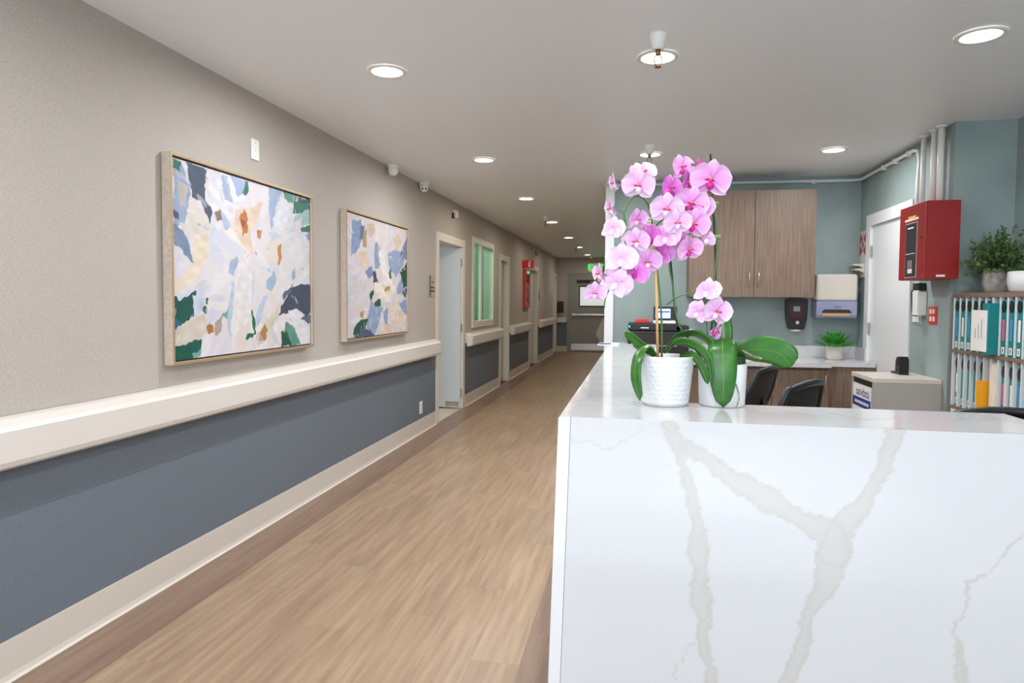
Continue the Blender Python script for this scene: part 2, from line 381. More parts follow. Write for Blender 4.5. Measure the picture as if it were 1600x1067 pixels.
# end door
ed = struct(MB().box(-1.85, -1.78, YE - .02, YE + .0, 0, 2.08).box(-.62, -.55, YE - .02, YE, 0, 2.08).box(-1.78, -.62, YE - .02, YE, 2.01, 2.08).build('door_5', 'doorgrey'))
lf5 = box('door_leaf', 'doorgrey', (-1.775, -.625, YE - .012, YE - .002, .02, 2.005), ed)
wfz = (-1.55, -.80, 1.19, 1.75)
MB().box(wfz[0], wfz[1], YE - .022, YE - .011, wfz[3] - .035, wfz[3]).box(wfz[0], wfz[1], YE - .022, YE - .011, wfz[2], wfz[2] + .035).box(wfz[0], wfz[0] + .03, YE - .022, YE - .011, wfz[2] + .035, wfz[3] - .035).box(wfz[1] - .03, wfz[1], YE - .022, YE - .011, wfz[2] + .035, wfz[3] - .035).build('window_gasket', 'black', lf5)
box('pane', mat('bright_outdoor_pane', (205, 212, 205), .2, emis=(225, 235, 232), es=.55), (wfz[0] + .03, wfz[1] - .03, YE - .018, YE - .0125, wfz[2] + .035, wfz[3] - .035), lf5)
MB().box(-1.70, -.70, YE - .075, YE - .045, .965, 1.01, bev=.008).box(-1.72, -1.64, YE - .08, YE - .012, .955, 1.02).box(-.76, -.68, YE - .08, YE - .012, .955, 1.02).build('push_bar', 'chrome', lf5)
MB().box(-1.6, -1.26, YE - .07, YE - .012, 1.83, 1.9, bev=.006).tube([(-1.35, YE - .09, 1.865), (-1.05, YE - .16, 1.9), (-1.2, YE - .03, 1.97)], .012).build('door_closer', 'black', lf5)
box('kick_plate', 'chrome', (-1.74, -.66, YE - .0135, YE - .012, .05, .22), lf5)
we = bpy.data.objects['wall_end']
box('wainscot_panel', 'wainscot', (XL, -1.86, YE - .004, YE, .15, .8), we)
struct(box('baseboard_end', 'cream', (XL, -1.86, YE - .01, YE, 0, .15)))
# right door
rd = frame_x('door_6', RD, XR, -1, 'whitepaint', t=.085)
box('door_leaf', 'whitepaint', (XR + .01, XR + .05, RD[0] + .014, RD[1] - .014, .01, RD[3] - .014), rd)
for z in (1.78, 1.12, .25):
    MB().lathe([(.008, z - .05), (.008, z + .05)], (XR - .002, RD[1] - .02, 0), 10).build('hinge', 'chrome', rd)
# handrails
def rail(label, ya, yb, ret0=True):
    prof = [(0, .928), (.035, .924), (.078, .905), (.09, .892), (.09, .79), (.084, .772), (.07, .762), (.045, .762), (.045, .80), (0, .80)]
    ys = [(ya, 1)]
    st = []
    if ret0:
        for k in range(7):
            a = math.pi / 2 * k / 6; st.append((ya + .055 * (1 - math.cos(a)), math.sin(a) * .6 + .4))
    else: st.append((ya, 1))
    st.append((yb, 1))
    vs = []; n = len(prof)
    for y, s in st:
        for a, z in prof: vs.append((XL + .005 + (a * s if a > .0 else 0), y, z))
    fs = [tuple(range(n)), tuple(range((len(st) - 1) * n, len(st) * n))[::-1]]
    for i in range(len(st) - 1):
        for k in range(n): fs.append((i * n + k, i * n + (k + 1) % n, (i + 1) * n + (k + 1) % n, (i + 1) * n + k))
    o = thing('handrail', label, 'handrail', (XL, (ya + yb) / 2, .76), 'handrails along the corridor wall')
    MB().faces(vs, fs).build('rail_cover', 'rail', o)
    for y in np.arange(max(ya, .5) + .5, yb, 1.3): box('bracket', 'trim', (XL + .004, XL + .06, y, y + .05, .785, .82), o)
rail('long cream handrail running below the two paintings', Y0 + .05, 6.75, False)
rail('cream handrail section below the corridor window', 8.09, 10.06)
rail('cream handrail section below the red extinguisher cabinet', 11.0, 12.93)
rail('short cream handrail section before the end of corridor', 14.24, 16.68)
hr = tag(MB().prism([(YE - .006, .92), (YE - .09, .9), (YE - .09, .78), (YE - .006, .77)], XL + .02, -1.88, 'x').build('handrail', 'rail'), 'stub of cream handrail beside the grey exit door', 'handrail', 'handrails along the corridor wall')

# ------------------------------------------------------------------ reception counter
ct = thing('reception_counter', 'white veined quartz reception counter with waterfall front', 'counter', (-.04, 1.6, 0))
CX0, CY0, CZ, CD, CYE = -.185, 1.58, 1.06, .295, 4.42
def smooth_noise(x, y, f, seed):
    r = np.random.RandomState(seed); v = 0
    for k in range(6):
        a = r.uniform(0, 2 * math.pi); q = f * r.uniform(.5, 2.2); v = v + np.sin((x * math.cos(a) + y * math.sin(a)) * q + r.uniform(0, 6.28))
    return v / 6
def dist_poly(X, Z, P, Wd):
    d = np.full(X.shape, 9.0)
    for (a, b_, wa, wb_) in zip(P[:-1], P[1:], Wd[:-1], Wd[1:]):
        dx, dz = b_[0] - a[0], b_[1] - a[1]; t = np.clip(((X - a[0]) * dx + (Z - a[1]) * dz) / (dx * dx + dz * dz + 1e-12), 0, 1)
        q = np.hypot(X - a[0] - t * dx, Z - a[1] - t * dz) - (wa + t * (wb_ - wa)) / 2
        d = np.minimum(d, q)
    return d
VE = [([(430, 65), (475, 180), (500, 290), (525, 380), (530, 450), (535, 560), (545, 660), (550, 750), (575, 920), (600, 1200)], [50, 34, 40, 36, 56, 50, 62, 38, 36, 20]),
      ([(480, 140), (560, 180), (640, 250), (760, 320), (870, 380), (960, 430), (975, 500)], [50, 40, 66, 84, 60, 100, 90]),
      ([(1175, 85), (1150, 170), (1120, 270), (1060, 340), (990, 420), (975, 500), (950, 600), (890, 690), (870, 800), (820, 920), (760, 1150)], [55, 52, 38, 56, 84, 105, 66, 44, 44, 46, 20]),
      ([(1700, 380), (1600, 430), (1540, 480), (1490, 555), (1420, 580), (1400, 680), (1370, 750), (1395, 850), (1405, 930), (1430, 1200)], [6, 7, 9, 5, 13, 6, 8, 32, 38, 20]),
      ([(112, 110), (170, 130), (235, 152), (300, 120), (350, 75)], [3, 3, 4, 3, 2]),
      ([(530, 780), (490, 830), (460, 910)], [6, 5, 5])]
def front_mesh():
    st = .005; xs = np.append(np.arange(-.155, 1.15, st), np.linspace(1.15, XA - .01, 20)); zs = np.linspace(0.0, CZ, 213)
    X, Z = np.meshgrid(xs, zs); v = np.zeros(X.shape); sh = np.zeros(X.shape)
    wx = X + .010 * smooth_noise(X, Z, 60, 1) + .006 * smooth_noise(X, Z, 170, 2) + .0025 * smooth_noise(X, Z, 420, 5); wz = Z + .010 * smooth_noise(X, Z, 60, 3) + .006 * smooth_noise(X, Z, 170, 4) + .0025 * smooth_noise(X, Z, 420, 6)
    for P, Wd in VE:
        Q = []; K = 1 / 2.105
        for x, y in P:
            p = at(840 + x * K, 630 + y * K, CY0); Q.append((p.x, p.z))
        ww = [w * K * CY0 / F * 1.0 for w in Wd]
        d = dist_poly(wx, wz, Q, ww); s_ = np.clip(.5 - d / .004, 0, 1); v = np.maximum(v, s_)
        sh = np.maximum(sh, np.exp(-(np.minimum(d, 0) / .008) ** 2) * s_)
    base = np.array(lin((218, 219, 221))[:3]); vc = np.array(lin((198, 196, 194))[:3]); ec = np.array(lin((182, 177, 172))[:3])
    cl = smooth_noise(X, Z, 25, 8)[..., None] * .02
    c = base * .88 * (1 - v[..., None]) + v[..., None] * (vc * (1 - .45 * sh[..., None]) + .45 * sh[..., None] * ec) * (1 + cl * v[..., None])
    return xs, zs, c
def grid_mesh(name, co, col, nx, ny):
    me = bpy.data.meshes.new(name); idx = np.arange(nx * ny).reshape(ny, nx)
    q = np.stack([idx[:-1, :-1], idx[:-1, 1:], idx[1:, 1:], idx[1:, :-1]], -1).reshape(-1, 4)
    me.from_pydata(co.tolist(), [], q.tolist())
    a = me.color_attributes.new('paint', 'FLOAT_COLOR', 'POINT'); a.data.foreach_set('color', np.concatenate([col.reshape(-1, 3), np.ones((nx * ny, 1))], 1).astype(np.float32).ravel())
    return me
xs, zs, c = front_mesh(); X, Z = np.meshgrid(xs, zs)
me = grid_mesh('front_slab', np.stack([X - .029 * (CZ - Z) * np.clip(1 - (X + .155) / .4, 0, 1), np.full(X.shape, CY0), Z], -1).reshape(-1, 3), c, len(xs), len(zs))
fs_ = link('front_slab', me, 'quartz_vein', ct)
sm = fs_.modifiers.new('thickness', 'SOLIDIFY'); sm.thickness = .03; sm.offset = -1
lean = lambda z: -.029 * (CZ - z)
sl = MB()
for ya, yb, zt in ((CY0 - .0006, CY0 + .0305, CZ), (CY0 + .0307, CYE, CZ - .0305)):
    vs = []
    for y in (ya, yb):
        for x, z in ((CX0, 0), (CX0 + .029, 0), (CX0 + .029, zt), (CX0 + .003, zt), (CX0, zt - .003)): vs.append((x + lean(z), y, z))
    sl.faces(vs, [(0, 1, 2, 3, 4), (9, 8, 7, 6, 5)] + [(k, (k + 1) % 5, 5 + (k + 1) % 5, 5 + k) for k in range(5)])
sl.build('side_slab', 'quartz', ct)
XI = CX0 + CD; NX = .912; NY = 1.72
tp = MB().prism([(CX0 + .002, CY0 + .031), (XA - .01, CY0 + .031), (XA - .01, NY), (NX, NY), (NX, CY0 + CD), (XI, CY0 + CD), (XI, CYE), (CX0 + .002, CYE)], CZ - .03, CZ, 'z')
tpo = tp.build('top_slab', None, ct)
qt = noise_mat('quartz_top', (222, 222, 223), (236, 236, 238), 1.0, 0.1, 0, (1, 1, 1), 2, .0, .9, coat=.2)
N, L, bb = nodes(qt)
g_ = N.new('ShaderNodeNewGeometry'); wv = N.new('ShaderNodeTexNoise'); wv.inputs['Scale'].default_value = 2.6; wv.inputs['Detail'].default_value = 7; wv.inputs['Distortion'].default_value = .7
L.new(g_.outputs['Position'], wv.inputs['Vector'])
sb = N.new('ShaderNodeMath'); sb.operation = 'SUBTRACT'; sb.inputs[1].default_value = .5; L.new(wv.outputs[0], sb.inputs[0])
ab = N.new('ShaderNodeMath'); ab.operation = 'ABSOLUTE'; L.new(sb.outputs[0], ab.inputs[0])
rp = N.new('ShaderNodeValToRGB'); rp.color_ramp.elements[0].position = 0; rp.color_ramp.elements[1].position = .022
rp.color_ramp.elements[0].color = lin((200, 198, 196)); rp.color_ramp.elements[1].color = lin((210, 211, 213)); L.new(ab.outputs[0], rp.inputs[0]); L.new(rp.outputs[0], bb.inputs['Base Color'])
tpo.data.materials.append(qt); M['quartz_top'] = qt
MB().box(CX0 + .03, CX0 + .15, CY0 + .03, CYE - .01, .06, CZ - .03).box(CX0 + .15, XA - .012, CY0 + .0305, CY0 + .13, .06, CZ - .03).build('core', 'whitepaint', ct)

# ------------------------------------------------------------------ paintings
def raster(polys, pts2uv, base, seed, asp):
    nx, ny = 400, 290
    U, V = np.meshgrid(np.linspace(0, 1, nx), np.linspace(0, 1, ny))
    A = U * asp
    c = np.ones(U.shape + (3,)) * np.array(lin(base)[:3])
    st = smooth_noise(A * .35, V, 16, seed) * .5 + smooth_noise(A, V, 45, seed + 1) * .5
    c *= (1 + .07 * st[..., None])
    blob = smooth_noise(A, V * .7, 13, seed + 9); c = c * (1 - .25 * np.clip(blob - .3, 0, 1)[..., None] * np.array([1, .8, .5]))
    rs = np.random.RandomState(seed + 77); pal = [(236, 232, 236), (240, 234, 226), (206, 212, 230), (230, 214, 200), (222, 210, 224), (214, 222, 226), (232, 226, 232), (190, 202, 224)]
    def dabs(n, pal, l0, l1, alpha):
        nonlocal c
        for q in range(n):
            cu, cv_ = rs.uniform(0, asp), rs.uniform(0, 1); an = math.atan2(cv_ - .6, cu - .5 * asp) + rs.normal(0, .35); l, w = rs.uniform(l0, l1), rs.uniform(.18, .4)
            du, dv = A - cu, V - cv_; a1 = (du * math.cos(an) + dv * math.sin(an)) / l; b1 = (-du * math.sin(an) + dv * math.cos(an)) / (l * w) + .25 * np.sin(a1 * 9 + q) * .4
            rr_ = a1 ** 2 + np.abs(b1) ** 2.5 + .25 * fine; mk = np.clip((1 - rr_) * 6, 0, 1) * alpha * (.75 + .25 * np.sin(b1 * 14 + q))
            c = c * (1 - mk[..., None]) + np.array(lin(pal[rs.randint(len(pal))])[:3]) * mk[..., None]
    fine = smooth_noise(A, V, 60, seed + 40) + smooth_noise(A, V, 150, seed + 41)
    dabs(110, pal, .05, .17, .75)
    for k, (rgb, pl) in enumerate(polys):
        uu = A + .018 * smooth_noise(A, V, 22, seed + 3 * k) + .010 * smooth_noise(A, V, 70, seed + 3 * k + 1) + .006 * smooth_noise(A, V * .5, 190, seed + k)
        vv = V + .018 * smooth_noise(A, V, 22, seed + 3 * k + 2) + .012 * smooth_noise(A, V, 80, seed + 3 * k + 5)
        q = [(pts2uv(x, y)[0] * asp, pts2uv(x, y)[1]) for x, y in pl]
        ins = np.zeros(U.shape, bool); j = len(q) - 1
        for i in range(len(q)):
            (xi, yi), (xj, yj) = q[i], q[j]
            cond = ((yi > vv) != (yj > vv)) & (uu < (xj - xi) * (vv - yi) / ((yj - yi) + 1e-12) + xi); ins ^= cond; j = i
        sh = 1 + .16 * smooth_noise(A * .6, V, 60, seed + 7 * k)
        c[ins] = (np.array(lin(rgb)[:3]) * sh[..., None])[ins]
    dabs(70, pal + [(176, 190, 216), (216, 196, 172)], .015, .05, .6)
    dabs(26, [(150, 168, 200), (110, 150, 140), (190, 150, 100), (120, 110, 110)], .008, .022, .7)
    return nx, ny, np.clip(c * .84, 0, 1)
def painting(name, label, ya, yb, za, zb, polys, conv, base, seed):
    t = thing(name, label, 'painting', (XL, (ya + yb) / 2, za), 'framed abstract paintings')
    x0 = XL + .004; xf = XL + .052; e = .012
    for b_ in ((ya, ya + e, za, zb), (yb - e, yb, za, zb), (ya + e, yb - e, za, za + e), (ya + e, yb - e, zb - e, zb)):
        f_ = box('frame_side', 'frame_wood', (x0, xf - .002, *b_), t)
        box('gold_edge', 'gold', (xf - .002, xf, *b_), f_)
    g = .02; xc = XL + .036
    def uv(x, y):
        px, py = conv(x, y); p = on_x(px, py, xc); return (p.y - ya - g) / (yb - ya - 2 * g), (p.z - za - g) / (zb - za - 2 * g)
    nx, ny, c = raster(polys, uv, base, seed, (yb - ya) / (zb - za))
    Y, Zz = np.meshgrid(np.linspace(ya + g, yb - g, nx), np.linspace(za + g, zb - g, ny))
    me = grid_mesh('canvas', np.stack([np.full(Y.shape, xc), Y, Zz], -1).reshape(-1, 3), c, nx, ny)
    link('canvas', me, 'canvas', t)
    box('stretcher', 'black', (x0, xc - .001, ya + e + .001, yb - e - .001, za + e + .001, zb - e - .001), t)
P1 = [((150, 170, 200), [(108, 130), (165, 140), (180, 300), (150, 400), (110, 420)]), ((190, 185, 175), [(130, 230), (165, 240), (160, 320), (140, 330)]), ((40, 110, 95), [(108, 125), (143, 132), (140, 172), (108, 165)]),
      ((226, 224, 232), [(248, 165), (330, 190), (430, 220), (400, 330), (300, 420), (266, 390)]),
      ((75, 88, 108), [(163, 140), (248, 165), (246, 300), (268, 330), (263, 392), (225, 310), (190, 300), (172, 210)]), ((225, 225, 230), [(145, 140), (163, 145), (178, 235), (165, 225)]),
      ((222, 214, 208), [(130, 390), (165, 400), (185, 280), (250, 370), (265, 420), (230, 520), (170, 470)]), ((232, 218, 196), [(200, 450), (260, 440), (250, 560), (190, 640), (115, 690), (120, 640), (180, 580)]),
      ((122, 142, 172), [(110, 395), (150, 420), (200, 565), (160, 530), (112, 480)]), ((85, 80, 120), [(110, 335), (130, 350), (128, 378), (112, 370)]), ((222, 216, 228), [(110, 510), (180, 560), (170, 600), (112, 615)]),
      ((20, 85, 75), [(112, 700), (150, 715), (205, 680), (195, 770), (170, 812), (112, 830)]), ((30, 100, 140), [(112, 795), (160, 810), (150, 828), (112, 834)]),
      ((215, 205, 192), [(112, 838), (190, 790), (240, 770), (250, 830), (225, 880), (112, 912)]), ((15, 90, 75), [(112, 914), (160, 900), (230, 878), (222, 952), (112, 975)]), ((120, 170, 165), [(192, 932), (225, 920), (222, 956), (190, 958)]),
      ((170, 185, 215), [(305, 205), (330, 200), (345, 280), (355, 310), (320, 295)]), ((172, 188, 222), [(345, 195), (415, 220), (400, 270), (375, 300)]), ((180, 192, 220), [(298, 325), (330, 370), (352, 412), (320, 425)]),
      ((236, 236, 240), [(335, 200), (360, 230), (385, 300), (365, 305), (345, 260)]), ((50, 120, 105), [(405, 222), (422, 225), (415, 282), (398, 268)]),
      ((228, 206, 188), [(365, 340), (390, 330), (440, 340), (482, 290), (470, 360), (430, 430), (440, 525), (400, 490), (370, 440)]), ((190, 120, 65), [(388, 370), (410, 338), (422, 380), (416, 432), (390, 442)]), ((150, 88, 48), [(395, 390), (412, 383), (406, 416)]),
      ((190, 140, 75), [(455, 430), (478, 425), (472, 452), (458, 452)]), ((140, 120, 100), [(283, 348), (302, 343), (310, 395), (290, 390)]),
      ((165, 182, 212), [(508, 245), (568, 262), (545, 340), (520, 430), (508, 350)]), ((226, 227, 235), [(565, 275), (612, 320), (600, 400), (550, 448), (523, 400), (545, 310)]),
      ((85, 150, 130), [(568, 262), (625, 282), (615, 322), (575, 302)]), ((45, 115, 95), [(613, 310), (640, 290), (688, 332), (650, 355), (610, 355)]), ((50, 85, 100), [(625, 282), (692, 305), (690, 330), (640, 303)]),
      ((165, 198, 195), [(605, 385), (640, 352), (690, 335), (690, 392), (640, 408), (605, 432)]), ((215, 210, 220), [(610, 395), (650, 375), (640, 420), (600, 438)]), ((50, 120, 95), [(638, 415), (690, 400), (690, 432), (650, 432)]), ((150, 170, 205), [(652, 440), (690, 433), (688, 485)]),
      ((224, 222, 226), [(560, 450), (600, 440), (650, 432), (680, 480), (688, 600), (640, 635), (590, 640), (550, 600), (545, 500)]), ((190, 140, 70), [(541, 500), (556, 488), (558, 550), (548, 572)]),
      ((160, 185, 212), [(493, 640), (530, 598), (542, 640), (520, 672), (495, 662)]), ((150, 170, 205), [(603, 590), (617, 580), (617, 632), (603, 642)]),
      ((68, 78, 98), [(598, 662), (640, 655), (690, 662), (688, 742), (670, 785), (620, 752), (546, 788), (560, 740), (590, 700)]), ((95, 110, 135), [(563, 690), (607, 648), (600, 682), (568, 722)]),
      ((228, 228, 232), [(588, 760), (625, 755), (682, 850), (690, 892), (640, 892), (610, 830)]), ((228, 226, 230), [(528, 832), (570, 785), (577, 820), (550, 858)]), ((90, 105, 130), [(640, 790), (690, 780), (688, 818), (665, 818)]),
      ((95, 150, 135), [(578, 800), (610, 830), (642, 900), (600, 905), (563, 872)]), ((25, 90, 70), [(558, 860), (587, 850), (602, 908), (558, 912)]),
      ((215, 205, 190), [(453, 862), (500, 800), (562, 718), (540, 800), (500, 872), (460, 915)]), ((175, 130, 70), [(469, 852), (486, 808), (497, 840), (489, 884), (470, 888)]),
      ((185, 198, 220), [(345, 650), (362, 640), (357, 760), (345, 885), (333, 800)]), ((165, 180, 212), [(348, 545), (377, 538), (362, 622), (343, 602)]), ((230, 226, 226), [(380, 540), (420, 510), (440, 600), (430, 800), (370, 855), (365, 700)]),
      ((20, 110, 80), [(439, 752), (453, 790), (451, 852), (439, 862)]), ((25, 105, 80), [(406, 882), (420, 860), (447, 853), (435, 878)]), ((20, 90, 70), [(240, 733), (254, 745), (249, 778), (231, 766)]), ((20, 90, 70), [(243, 708), (253, 711), (251, 737), (243, 731)]),
      ((175, 160, 150), [(279, 812), (327, 768), (302, 852), (284, 872)]), ((170, 115, 50), [(247, 832), (270, 828), (276, 856), (250, 864)]), ((110, 165, 150), [(318, 782), (342, 753), (336, 794)]), ((190, 202, 226), [(452, 770), (480, 700), (500, 690), (480, 790), (460, 830)]), ((198, 208, 226), [(195, 705), (225, 690), (235, 740), (215, 790), (200, 770)])]
P2 = [((140, 160, 195), [(150, 430), (190, 430), (200, 510), (165, 580), (143, 592)]), ((175, 155, 120), [(193, 480), (217, 468), (217, 562), (200, 552)]), ((200, 185, 165), [(215, 450), (252, 438), (257, 492), (225, 502)]), ((100, 115, 145), [(185, 455), (207, 448), (200, 512), (185, 512)]),
      ((225, 205, 180), [(180, 570), (217, 568), (222, 642), (190, 642)]), ((140, 155, 190), [(250, 570), (260, 525), (282, 570), (277, 642), (255, 652)]), ((230, 225, 225), [(270, 570), (290, 558), (312, 660), (290, 692)]),
      ((150, 168, 198), [(313, 580), (345, 558), (392, 590), (387, 630), (350, 692), (320, 642)]), ((215, 200, 175), [(338, 522), (365, 488), (380, 530), (355, 572)]), ((120, 130, 160), [(370, 582), (400, 510), (414, 475), (410, 602), (385, 612)]),
      ((25, 80, 65), [(368, 662), (407, 618), (412, 737), (385, 742), (376, 690)]), ((75, 80, 110), [(376, 762), (410, 738), (395, 788)]), ((150, 170, 200), [(353, 742), (377, 688), (387, 750), (360, 772)]),
      ((130, 145, 185), [(208, 650), (242, 643), (252, 692), (225, 697)]), ((70, 75, 110), [(244, 664), (257, 658), (270, 718), (247, 712)]), ((236, 226, 212), [(258, 720), (330, 698), (352, 740), (320, 802), (270, 792), (248, 760)]), ((190, 150, 90), [(299, 735), (327, 729), (321, 757), (299, 757)]),
      ((60, 120, 95), [(304, 670), (332, 653), (329, 692), (312, 707)]), ((30, 90, 70), [(229, 770), (250, 743), (252, 770), (234, 803)]), ((30, 95, 70), [(249, 810), (277, 788), (282, 820), (254, 843)]),
      ((150, 168, 200), [(234, 800), (260, 830), (292, 828), (277, 900), (250, 962), (213, 952), (219, 880)]), ((35, 90, 70), [(153, 962), (158, 930), (190, 878), (222, 888), (205, 955)]), ((85, 95, 125), [(155, 972), (200, 930), (252, 950), (247, 972)]),
      ((232, 215, 200), [(319, 820), (360, 788), (392, 850), (402, 892), (360, 932), (330, 902)]), ((228, 205, 185), [(288, 932), (330, 900), (342, 955), (288, 960)]), ((150, 170, 200), [(364, 810), (397, 788), (407, 872), (385, 852)]), ((150, 165, 200), [(294, 850), (312, 828), (314, 902), (300, 918)]), ((200, 150, 90), [(184, 850), (207, 843), (201, 878), (184, 872)]), ((238, 230, 226), [(285, 640), (300, 620), (330, 720), (300, 730)])]
painting('abstract_painting', 'large abstract floral painting in champagne frame, nearest the camera', 2.69, 4.03, 1.03, 2.0, P1, lambda x, y: (230 + x / 2.667, 200 + y / 2.667), (226, 220, 224), 11)
painting('abstract_painting', 'abstract floral painting in champagne frame, nearer the open door', 4.53, 5.87, 1.03, 1.997, P2, lambda x, y: (500 + x / 2.963, 200 + y / 2.963), (218, 210, 214), 31)

# ------------------------------------------------------------------ ceiling fittings
def downlight(x, y, label, power=LAMP_W):
    t = thing('recessed_downlight', label, 'downlight', (x, y, CE), 'recessed ceiling downlights')
    MB().lathe([(.098, CE - .001), (.097, CE - .006), (.078, CE - .008), (.076, CE - .004)], (x, y, 0), 40, cap=False).build('trim_ring', 'white', t, True)
    MB().lathe([(.0765, CE - .0045), (.06, CE - .006), (.001, CE - .0065)], (x, y, 0), 40).build('lens', 'lens', t)
    l = bpy.data.lights.new('lamp', 'AREA'); l.shape = 'DISK'; l.size = .15; l.energy = power; l.color = LAMP_C if y < 6 else FAR_C; l.spread = math.radians(176)
    lo = bpy.data.objects.new('lamp', l); COL.objects.link(lo); lo.parent = t; lo.location = (0, 0, -.012)
rows = ((3.22, 'nearest row over the paintings'), (5.35, 'second row before the open door'), (7.43, 'third row over the first doorway'), (9.69, 'fourth row by the corridor window'), (12.05, 'fifth row by the extinguisher'), (14.19, 'sixth row along the corridor'), (16.54, 'last one before the exit door'))
for y, t in rows: downlight(-1.26, y, 'round corridor downlight, ' + t, LAMP_W if y < 6 else (12 if y < 9 else 7))
downlight(.07, 3.25, 'round downlight right behind the nearest sprinkler'); downlight(1.42, 3.22, 'round downlight at upper right over the counter', 11)
downlight(.07, 5.35, 'round downlight above the orchid flowers'); downlight(1.42, 5.41, 'round downlight above the wall cabinets', 11)
for x, t in ((-1.26, 'over the corridor'), (.07, 'in the middle'), (1.42, 'over the counter end')):  # rows out of view, added to carry light onto counter and ceiling
    downlight(x, 1.1, 'unseen downlight added for light, row above the camera, ' + t, LAMP_W if x < -1 else 8)
    downlight(x, -1.0, 'unseen downlight added for light, row behind the camera, ' + t)
def sprinkler(x, y, label):
    t = thing('ceiling_sprinkler', label, 'sprinkler', (x, y, CE), 'ceiling sprinklers')
    MB().lathe([(.042, CE), (.040, CE - .008), (.026, CE - .062), (.022, CE - .066)], (x, y, 0), 28).build('cover_cup', 'white', t, True)
    fr = MB().lathe([(.011, CE - .066), (.011, CE - .085), (.007, CE - .09)], (x, y, 0), 14)
    for s in (-1, 1): fr.tube([(x + s * .008, y, CE - .085), (x + s * .017, y, CE - .105), (x + s * .012, y, CE - .128), (x, y, CE - .138)], .0028, 6)
    fr.build('frame', 'brass', t, True)
    MB().lathe([(.002, CE - .088), (.002, CE - .13)], (x, y, 0), 8).build('bulb', 'redplastic', t)
    MB().lathe([(.014, CE - .138), (.014, CE - .141)], (x, y, 0), 16).build('deflector', 'brass', t)
sprinkler(.066, 2.98, 'white cupped sprinkler in front of the nearest centre downlight'); sprinkler(.062, 5.05, 'white cupped sprinkler above the orchid flowers')
sprinkler(-1.255, 9.0, 'small ceiling sprinkler level with the corridor window'); sprinkler(-1.29, 13.8, 'small ceiling sprinkler past the extinguisher'); sprinkler(-1.2, 17.0, 'small ceiling sprinkler just before the exit sign')
def dome(x, y, label, eyes):
    t = thing('dome_camera', label, 'camera', (x, y, CE), 'white dome cameras')
    MB().lathe([(.052, CE), (.052, CE - .02), (.046, CE - .03)], (x, y, 0), 28).build('base', 'white', t, True)
    MB().lathe([(.043, CE - .028), (.043, CE - .05), (.038, CE - .07), (.025, CE - .088), (.002, CE - .094)], (x, y, 0), 28).build('ball', 'white', t, True)
    if eyes:
        d = (CP - Vector((x, y, CE - .06))).normalized(); s = d.cross(Vector((0, 0, 1))).normalized()
        for k in (-1, 1):
            p = Vector((x, y, CE - .06)) + d * .036 + s * k * .014
            MB().tube([p - d * .006, p + d * .004], .009, 14).build('lens', 'black', t)
dome(XL + .07, 5.42, 'white dome camera on ceiling, nearer one without visible lenses', False); dome(XL + .06, 6.28, 'white dome camera on ceiling with two dark lenses', True)

# ------------------------------------------------------------------ left wall fittings
t = thing('wall_plate', 'white blank wall plate above the large painting', 'wall plate', (XL, 3.44, 2.12))
p_ = box('plate', 'white', (XL + .0005, XL + .008, 3.405, 3.48, 2.117, 2.232), t, .003)
for z in (2.135, 2.17, 2.21): MB().lathe([(.004, XL + .008), (.004, XL + .0095)], (0, 3.443, z), 10, 'x').build('screw', 'chrome', p_)
t = thing('motion_sensor', 'small square white sensor high on wall above the open door', 'sensor', (XL, 7.56, 2.29))
box('body', 'white', (XL + .001, XL + .045, 7.5, 7.6, 2.30, 2.385), t, .006); box('bracket', 'black', (XL + .001, XL + .02, 7.47, 7.498, 2.285, 2.35), t)
def plaque(y, z0, z1, label):
    t = thing('room_sign', label, 'sign', (XL, y, z0), 'corridor room signs')
    box('plate', mat('sign_plate', (176, 168, 158), .4), (XL + .001, XL + .01, y - .085, y + .085, z0, z1), t, .002)
    box('side_strip', 'darkbrown', (XL + .0102, XL + .014, y - .085, y - .065, z0, z1), t)
    for q in (0, 1): box('insert_bar', 'darkbrown', (XL + .0102, XL + .013, y - .05, y + .075, z0 + .05 + .035 * q, z0 + .063 + .035 * q), t)
    MB().lathe([(.012, XL + .0102), (.012, XL + .0125)], (0, y + .01, z1 - .07), 12, 'x').build('symbol', 'darkbrown', t)
plaque(6.70, 1.378, 1.595, 'room sign plate left of the open doorway'); plaque(14.38, 1.37, 1.59, 'room sign plate beside the third door')
t = thing('wall_outlet', 'low white power outlet on blue grey wainscot near the open door', 'outlet', (XL, 6.34, .2))
p_ = box('plate', 'white', (XL + .0045, XL + .011, 6.30, 6.385, .2, .325), t, .003)
for z in (.235, .29): box('socket', mat('ivory', (225, 214, 190), .4), (XL + .0111, XL + .0135, 6.325, 6.36, z - .015, z + .018), p_)
# extinguisher cabinet and projecting sign
t = thing('extinguisher_cabinet', 'narrow red fire extinguisher cabinet with glass front on wall', 'cabinet', (XL, 12.6, 1.21))
y0, y1, z0, z1 = 12.28, 12.86, 1.21, 1.93
f_ = MB()
for b_ in ((y0, y0 + .12, z0, z1), (y1 - .12, y1, z0, z1), (y0 + .12, y1 - .12, z0, z0 + .09), (y0 + .12, y1 - .12, z1 - .09, z1)): f_.box(XL + .0005, XL + .05, *b_)
f_.build('door_frame', 'redplastic', t)
box('pane', 'glass', (XL + .03, XL + .034, y0 + .12, y1 - .12, z0 + .09, z1 - .09), t)
box('back', 'grey', (XL + .001, XL + .006, y0 + .12, y1 - .12, z0 + .09, z1 - .09), t)
MB().lathe([(.07, z0 + .1), (.07, z0 + .42), (.03, z0 + .5), (.03, z0 + .55)], (XL + .0, (y0 + y1) / 2, 0), 16).build('extinguisher', 'greyfab', t, True)
